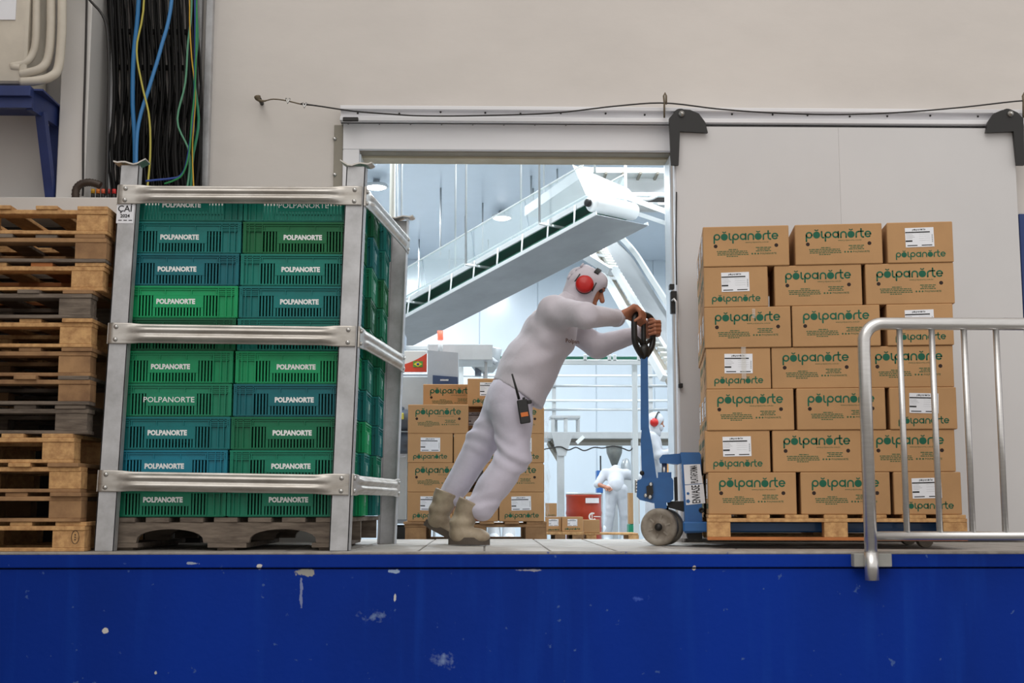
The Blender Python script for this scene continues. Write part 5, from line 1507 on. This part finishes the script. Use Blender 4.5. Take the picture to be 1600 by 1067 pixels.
for s_ in (-1, 1): F.add(F.ell(hed + sd * (.078 * s_) - up * .005, (.022, .010, .034), frame_cols(fd, sd)), .008)
F.add(F.cone(hed - up * .03 - fd * .02, nek, .058, .060), .03)
F.mesh(body)
GR = G(-.070, .205); GL = G(.078, .150)
wRh = V(*J(966, 497, GR.y + .015)); wLh = GL + V(-.055, .075, -.012)
F = Field(*bounds([pel, nek, hR, hL, kR, kL, aR, aL, sR, sL, eR, eL], .16), .016)
F.add(F.cone(pel, wai, .11, .105, 1.3)).add(F.cone(wai, che, .105, .115, 1.35)).add(F.cone(che, nek, .11, .06, 1.3))
for a_, b_, ra, rb in ((hR, kR, .082, .055), (kR, aR, .055, .04), (hL, kL, .082, .055), (kL, aL, .055, .04), (sR, eR, .055, .042), (sL, eL, .055, .042), (eR, wRh, .036, .024), (eL, wLh, .036, .024)): F.add(F.cone(a_, b_, ra, rb))
F.mesh(body)
hand_field(body, GR, (.80, -.12, .52), (.45, .85, -.2), (.5, .10, -.84), wRh, eR, 1)
hand_field(body, GL, (.75, -.45, .15), (0, 0, 1), (-.35, -.93, 0), wLh, eL, 1)
body.build('body', M_skin, per)
for s_ in (-1, 1):
    MB().lathe([(0, .010), (.007, .007), (.010, 0), (.007, -.007), (0, -.010)], hed + fd * .084 + up * .015 + sd * (.031 * s_), fd, 10).build('eye', M_ink, per)
for s_ in (-1, 1): MB().tube([hed + fd * .094 + up * .034 + sd * (.012 * s_), hed + fd * .092 + up * .039 + sd * (.030 * s_), hed + fd * .078 + up * .034 + sd * (.050 * s_)], [.003, .0045, .002], 6).build('eyebrow', mat('dark_hair', (38, 28, 24), .8), per)
# jacket
hemB = J(770, 592, WY); hemF = J(852, 644, WY)
hn = (hemF - hemB).normalized(); hdn = Vector((hn.z, 0, -hn.x))        # points down out of the hem
if hdn.z > 0: hdn = -hdn
JH = .0085
F = Field(*bounds([hemB, hemF, nek + V(.05, 0, .12), sR + V(0, -.05, 0), sL + V(0, .05, 0), eR, eL, wR, wL, J(812, 625, WY)], .15), JH)
hc = (hemB + hemF) / 2
F.add(F.cone(hc + hdn * .06, J(828, 572, WY), .155, .146, 1.28), 0)
F.add(F.cone(J(828, 572, WY), J(860, 520, WY), .142, .138, 1.36), .05)
F.add(F.cone(J(860, 520, WY), J(880, 492, WY), .135, .09, 1.5), .05)
F.add(F.cone(sR, sL, .075, .075), .05)
for (a_, b_, c_) in ((sR, eR, wRh), (sL, eL, wLh)):
    mid_ = a_ + (b_ - a_) * .5
    cf = b_ + (c_ - b_) * .86
    F.add(F.cone(a_, b_, .078, .066), .045); F.add(F.cone(b_, cf, .066, .047), .02)
    ax_ = (c_ - b_).normalized()
F.add(F.cone(J(888, 484, WY), nek + V(.02, 0, .03), .085, .075, 1.05), .04)
F.folds(.0022, 26, 4)
# drag folds radiating from the arm pits
F.d += .004 * np.sin((F.X * 38 + F.Z * 30) + 2 * np.sin(F.Y * 9)) * np.exp(-(((F.X - sR.x - .02) / .14) ** 2 + ((F.Z - sR.z + .10) / .16) ** 2))
F.cut(-F.plane(hc, hdn), .004)
jk = F.mesh(MB()).build('jacket', M_suit, per)
for (b_, c_) in ((eR, wRh), (eL, wLh)):
    cf = b_ + (c_ - b_) * .86; ax_ = (c_ - b_).normalized()
    MB().lathe([(.036, .012), (.043, .014), (.047, .006), (.049, -.02), (.046, -.03)], cf + ax_ * .035, ax_, 20).build('cuff', M_suit, jk)
g = MB(); vf = text_geom('Polpan', .030, .0006, 2)
p0_ = J(887, 535, 6.735); 
ex = Vector((1, .42, -.06)).normalized(); ez = Vector((0, 0, 1))
g.add([p0_ + ex * (p[0] + .028) + ez * p[1] for p in vf[0]], vf[1]).build('chest_print', mat('brown_thread', (104, 74, 60), .8), jk)
# trousers
F = Field(*bounds([pel + V(0, -.05, .03), hR, hL, kR, kL, J(735, 798, 6.8), J(690, 785, 7.0)], .16), .0085)
F.add(F.cone(J(806, 596, WY), J(798, 625, WY), .116, .124, 1.18), 0)
F.add(F.cone(hR + V(.004, 0, 0), kR, .112, .088), .05); F.add(F.cone(kR, J(752, 790, 6.80), .088, .080), .02)
F.add(F.cone(hL, kL, .115, .088), .04); F.add(F.cone(kL, J(705, 774, 7.01), .086, .064), .02)
F.add(F.ell(J(790, 634, WY), (.10, .14, .10)), .05)
F.folds(.0026, 24, 9)
t_ = F.plane(kR, (kR - aR).normalized())
F.d += .006 * np.sin(F.Z * 75 + F.X * 40 + 2 * np.sin(F.Y * 20)) * np.exp(-((t_ + .02) / .07) ** 2)
F.d += .005 * np.sin(F.Z * 85 - F.X * 20 + F.Y * 30) * np.exp(-((F.Z - J(752, 785, WY).z) / .05) ** 2)
F.cut(-F.plane(J(750, 797, 6.8), (aR - kR).normalized()) , .006) if False else None
F.mesh(MB()).build('trousers', M_suitp, per)
# hood
HH = .0065
F = Field(*bounds([hed + up * .14, hed + fd * .12, hed - fd * .14, nek + V(-.06, -.12, -.05), nek + V(.05, .12, -.04)], .03), HH)
F.add(F.ell(hed + up * .020 - fd * .014, (.103, .090, .096), frame_cols(fd, sd)), 0)
F.add(F.cone(hed - fd * .030 - up * .01, nek + V(.012, 0, .0), .078, .078, 1.1), .03)
F.add(F.cone(hed - up * .07 + fd * .03, nek + V(.03, 0, -.01), .068, .085, 1.0), .04)
F.add(F.cone(hed + up * .062 + fd * .052 + sd * .03, hed + up * .062 + fd * .052 - sd * .03, .040, .040), .03)
F.cut(F.ell(hed + fd * .135 - up * .030, (.085, .072, .088), frame_cols(fd, sd)), .012)
F.folds(.0016, 44, 3)
F.d += .003 * np.sin(F.plane(hed, fd) * 95 + 3 * np.sin(F.Z * 20)) * np.exp(-((F.plane(hed, fd) + .09) / .05) ** 2)
hd = F.mesh(MB()).build('hood', M_suit, per)
for k in range(4):
    c = hed - fd * (.072 + .010 * k) + up * (.085 - .030 * k) - sd * .050
    MB().tube([c + up * .014, c - up * .012 - fd * .004], [.006, .007], 6).build('hood_gather', M_suit, hd)
# ear muffs
em = MB()
for s_ in (-1, 1):
    c = hed + sd * (.098 * s_) - up * .008 - fd * .004
    cp = MB().lathe([(.036, -.012), (.047, -.004), (.049, .010), (.045, .024), (.030, .033), (0, .036)], c, sd * s_, 26).build('ear_cup', M_red, per)
    MB().lathe([(.035, -.024), (.047, -.022), (.050, -.012), (.047, -.004), (.036, -.004)], c, sd * s_, 26).build('cushion', M_dark, cp)
    for q_ in (-1, 1): MB().tube([c + fd * (.040 * q_) + sd * (.006 * s_) + up * .02, c + fd * (.054 * q_) + sd * (.004 * s_) - up * .012, c + fd * (.05 * q_) + sd * (.002 * s_) + up * .038], .0035, 5).build('wire_yoke', M_dark, cp)
band = [hed + up * (.028 + .128 * math.sin(a_)) + sd * (.108 * math.cos(a_)) + fd * .012 for a_ in [math.pi * (i / 18) for i in range(19)]]
vis = []
for a_ in (98, 108, 118, 130, 142):
    a_ = math.radians(a_)
    o_ = sd * math.cos(a_) + up * math.sin(a_)
    q_ = hed + up * .020 - fd * .014 + fd * .030 + sd * (.093 * math.cos(a_)) + up * (.098 * math.sin(a_))
    vis += [q_ - fd * .013 + o_ * .006, q_ + fd * .013 + o_ * .005, q_ + fd * .013 - o_ * .01, q_ - fd * .013 - o_ * .01]
MB().add(vis, [(i * 4 + k, i * 4 + (k + 1) % 4, i * 4 + 4 + (k + 1) % 4, i * 4 + 4 + k) for i in range(4) for k in range(4)] + [(0, 1, 2, 3), (19, 18, 17, 16)]).build('headband', M_dark, per)
# boots
def boot(nm, kn, an, heel, toe, D, lab, shaft_top):
    bt = MB()
    fdn = (toe - heel).normalized(); L = (toe - heel).length
    upb = (an - heel); upb = (upb - fdn * upb.dot(fdn)).normalized()
    F = Field(*bounds([shaft_top, heel, toe, an], .11), .0065)
    F.add(F.cone(shaft_top, an, .071, .055), 0)
    F.add(F.cone(heel + fdn * .055 + upb * .055, toe - fdn * .055 + upb * .042, .046, .042), .022)
    F.add(F.cone(an, heel + fdn * .055 + upb * .05, .056, .050), .02)
    F.add(F.ell(toe - fdn * .060 + upb * .040, (.062, .048, .040), frame_cols(fdn, (0, 1, 0))), .02)
    F.folds(.0014, 40, 2)
    F.d += .004 * np.sin(F.Z * 90) * np.exp(-((F.plane(an, upb)) / .05) ** 2)
    F.cut(-F.plane(heel + upb * .012, -upb) , .004)
    F.cut(F.plane(shaft_top, (shaft_top - an).normalized()) * -1, .004)
    b = F.mesh(bt).build('boot', M_boot, per)
    g = MB(); ol = []
    for i in range(28):
        t = i / 28 * 2 * math.pi; w = .045 + .006 * math.cos(t)
        ol.append(((L / 2) * math.cos(t) * 1.02 + L / 2, w * math.sin(t) * (1 - .12 * math.cos(2 * t))))
    g.prism(ol, heel - upb * .001, fdn, upb.cross(fdn), .036)
    g2 = g.build('sole', M_sole, b)
    return b
def gp_(px, D, z): p = at(px, 845, D); return V(p.x, D, z)
boot('boot', kR, J(721, 818, 6.80), gp_(701, 6.80, .004), gp_(765, 6.78, .004), 6.80, '', J(737, 784, 6.80))
hl = J(662, 820, 7.0); to = gp_(716, 7.02, .006)
boot('boot', kL, J(687, 801, 7.0), hl, to, 7.0, '', J(700, 769, 7.0))
# walkie-talkie on the hip
rc = J(818, 641, 6.655)
wt = thing('walkie_talkie', 'black walkie-talkie with orange sticker clipped at the worker hip', 'radio', rc - V(0, 0, .07))
ra_ = Matrix.Rotation(math.radians(9), 4, 'Y')
def rbox(x0, x1, y0, y1, z0, z1, c=.004): return MB().box(x0, x1, y0, y1, z0, z1, c, Matrix.Translation(rc) @ Matrix.Rotation(math.radians(-9), 4, 'Y'))
rbox(-.027, .027, -.018, .018, -.068, .055).build('case', M_dark, wt)
rbox(-.018, .020, -.0205, -.0175, -.034, -.012, .001).build('sticker', mat('orange_sticker', (206, 110, 44), .5), wt)
rbox(.004, .018, -.010, .010, .055, .066, .002).build('knob', M_dark, wt)
rbox(-.020, .050, .016, .034, .030, .050, .004).build('belt_clip', M_dark, wt)
MB().tube([J(811, 624, 6.655), J(806, 605, 6.648), J(800, 584, 6.64)], [.0075, .006, .0045], 8).build('antenna', M_dark, wt)

# ---------------- background workers
M_suitb = mat('white_overalls', (190, 192, 197), .85, var=.05, vscale=5, bump=.1, bscale=20)
def far_person(label, joints, base, mask=True, cup=True, h=.016):
    p = thing('person', label, 'person', base)
    j = joints
    sk = MB()
    if 'hd' in j:
        F = Field(*bounds([j['hd'], j['nk']], .16), .010); f_ = Vector(j['fd']).normalized(); u_ = V(0, 0, 1); u_ = (u_ - f_ * u_.dot(f_)).normalized(); s_ = u_.cross(f_)
        F.add(F.ell(j['hd'] + u_ * .02, (.095, .074, .09), frame_cols(f_, s_)), 0).add(F.ell(j['hd'] - u_ * .05 + f_ * .03, (.06, .055, .07), frame_cols(f_, s_)), .03)
        F.add(F.cone(j['hd'] + f_ * .09, j['hd'] + f_ * .11 - u_ * .025, .01, .014), .012); F.add(F.cone(j['hd'] - u_ * .04, j['nk'], .055, .06), .03); F.mesh(sk)
    for s_ in ('R', 'L'):
        if 'w' + s_ in j:
            w = j['w' + s_]; e = j['e' + s_]; d_ = (w - e).normalized()
            F = Field(*bounds([w, w + d_ * .18, e], .06), .008)
            F.add(F.cone(e, w, .040, .028), 0).add(F.cone(w, w + d_ * .09, .030, .036), .02)
            o_ = d_.orthogonal().normalized()
            for k in range(4): F.add(F.cone(w + d_ * .08 + o_ * (.012 * (k - 1.5) * 1.4), w + d_ * (.155 - .012 * abs(k - 1)) + o_ * (.014 * (k - 1.5) * 1.5) - V(0, 0, .02), .011, .008), .004)
            F.add(F.cone(w + d_ * .03 + o_ * .03, w + d_ * .09 + o_ * .058, .012, .009), .006)
            F.mesh(sk)
    core = Field(*bounds([j['pl'], j['ch'], j['hR'], j['hL'], j['kR'], j['kL']], .14), .02)
    core.add(core.cone(j['pl'], j['ch'], .10, .10, 1.2), 0)
    for s_ in ('R', 'L'): core.add(core.cone(j['h' + s_], j['k' + s_], .07, .05)).add(core.cone(j['k' + s_], j['a' + s_], .05, .04))
    core.mesh(sk)
    sk.build('body', M_skin, p)
    pts = [j[k] for k in ('pl', 'ch', 'sR', 'sL', 'nk')] + [j[k] for k in ('eR', 'eL', 'wR', 'wL') if k in j]
    F = Field(*bounds(pts, .20), h)
    ax_ = j.get('sy', 1.3)
    sx = j.get('wide')
    F.add(F.cone(j['pl'], j['ch'], .142, .135, ax_), 0); F.add(F.cone(j['ch'], j['nk'], .12, .07, 1.1), .05); F.add(F.cone(j['sR'], j['sL'], .085, .085), .05)
    for s_ in ('R', 'L'):
        F.add(F.cone(j['s' + s_], j['e' + s_], .078, .062), .04)
        if j.get('short' + s_): continue
        if 'w' + s_ in j: F.add(F.cone(j['e' + s_], j['e' + s_] + (j['w' + s_] - j['e' + s_]) * .95, .060, .045), .02)
    F.folds(.003, 20, 5); F.mesh(MB()).build('jacket', M_suitb, p)
    F = Field(*bounds([j[k] for k in ('pl', 'hR', 'hL', 'kR', 'kL', 'aR', 'aL')], .18), h)
    F.add(F.cone(j['hR'], j['hL'], .105, .105), 0)
    for s_ in ('R', 'L'): F.add(F.cone(j['h' + s_], j['k' + s_], .105, .076), .025).add(F.cone(j['k' + s_], j['a' + s_] + V(0, 0, .18), .076, .072), .02)
    F.folds(.003, 20, 8); F.mesh(MB()).build('trousers', M_suitb, p)
    for s_ in ('R', 'L'):
        a_ = j['a' + s_]; f_ = Vector(j['ff']).normalized()
        F = Field(*bounds([a_ + V(0, 0, .26), a_ + f_ * .2, a_ - f_ * .1], .09), .012)
        F.add(F.cone(a_ + V(0, 0, .26), a_ + V(0, 0, .06), .072, .062), 0).add(F.cone(a_ - f_ * .04 + V(0, 0, .045), a_ + f_ * .16 + V(0, 0, .04), .048, .042), .04)
        F.mesh(MB()).build('boot', mat('white_rubber', (228, 232, 236)), p)
    if 'hd' in j:
        f_ = Vector(j['fd']).normalized(); u_ = V(0, 0, 1); u_ = (u_ - f_ * u_.dot(f_)).normalized(); s_ = u_.cross(f_)
        F = Field(*bounds([j['hd'], j['nk']], .2), .012)
        F.add(F.ell(j['hd'] + u_ * .022 - f_ * .018, (.118, .098, .112), frame_cols(f_, s_)), 0).add(F.cone(j['hd'] - f_ * .04, j['nk'], .09, .10), .04)
        F.cut(F.ell(j['hd'] + f_ * .14 - u_ * .02, (.085, .07, .08), frame_cols(f_, s_)), .012)
        F.mesh(MB()).build('hood', M_suitb, p)
        if mask:
            F = Field(*bounds([j['hd'] + f_ * .08 - u_ * .05], .12), .010); F.add(F.ell(j['hd'] + f_ * .055 - u_ * .055, (.062, .062, .062), frame_cols(f_, s_)), 0); F.mesh(MB()).build('face_mask', M_suitb, p)
        if cup:
            for q_ in (-1, 1):
                c = j['hd'] + s_ * (.105 * q_) - u_ * .008
                MB().lathe([(.045, -.012), (.056, .0), (.056, .018), (.040, .034), (0, .038)], c, s_ * q_, 20).build('ear_cup', M_red, p)
            MB().tube([j['hd'] + u_ * (.0 + .142 * math.sin(a_)) + s_ * (.116 * math.cos(a_)) for a_ in [math.pi * (i / 14) for i in range(15)]], .010, 8).build('headband', M_dark, p)
    return p
# worker bending over the hopper, seen from behind, one hand on the hip
DA = 21.5; kA = DA / FPX; zf = fz(DA)
fA = lambda px, z, dy=0.0: V(at(px, 800, DA + dy).x, DA + dy, zf + z)
ja = {'pl': fA(963, .94), 'ch': fA(962, 1.12, .24), 'nk': fA(962, 1.20, .36), 'hd': fA(963, 1.17, .50), 'fd': (0, .75, -.66),
      'sL': fA(946, 1.15, .22), 'eL': fA(934, .98, .10), 'wL': fA(946, .93, -.04), 'sR': fA(980, 1.15, .22), 'eR': fA(996, 1.08, .25), 'wR': fA(1008, 1.12, .34),
      'hL': fA(956, .88), 'kL': fA(953, .48, -.02), 'aL': fA(949, .0), 'hR': fA(971, .88), 'kR': fA(975, .48, -.02), 'aR': fA(976, .0), 'ff': (0, 1, 0), 'sy': .9, 'shortL': True}
far_person('far worker in white overalls seen from behind, bending over with one hand on the hip', ja, V(fA(963, 0).x, DA, zf), True, False)
DBp = 17.0; zf2 = fz(DBp)
fB = lambda px, z, dy=0.0: V(at(px + 4, 800, DBp + dy).x, DBp + dy, zf2 + z)
jb_ = {'pl': fB(1014, .95), 'ch': fB(1015, 1.28), 'nk': fB(1019, 1.45), 'hd': fB(1023, 1.58), 'fd': (.92, -.30, -.28),
       'sR': fB(1015, 1.36, -.19), 'eR': fB(1026, 1.14, -.26), 'wR': fB(1044, 1.18, -.22), 'sL': fB(1017, 1.36, .19), 'eL': fB(1030, 1.16, .22), 'wL': fB(1046, 1.22, .16),
       'hR': fB(1013, .90, -.08), 'kR': fB(1014, .48, -.08), 'aR': fB(1011, .0, -.09), 'hL': fB(1014, .90, .08), 'kL': fB(1019, .48, .08), 'aL': fB(1021, .0, .09), 'ff': (1, -.1, 0), 'sy': 1.25}
far_person('far worker in white overalls with red ear muffs and mask reaching right', jb_, V(fB(1015, 0).x, DBp, zf2), True, True)
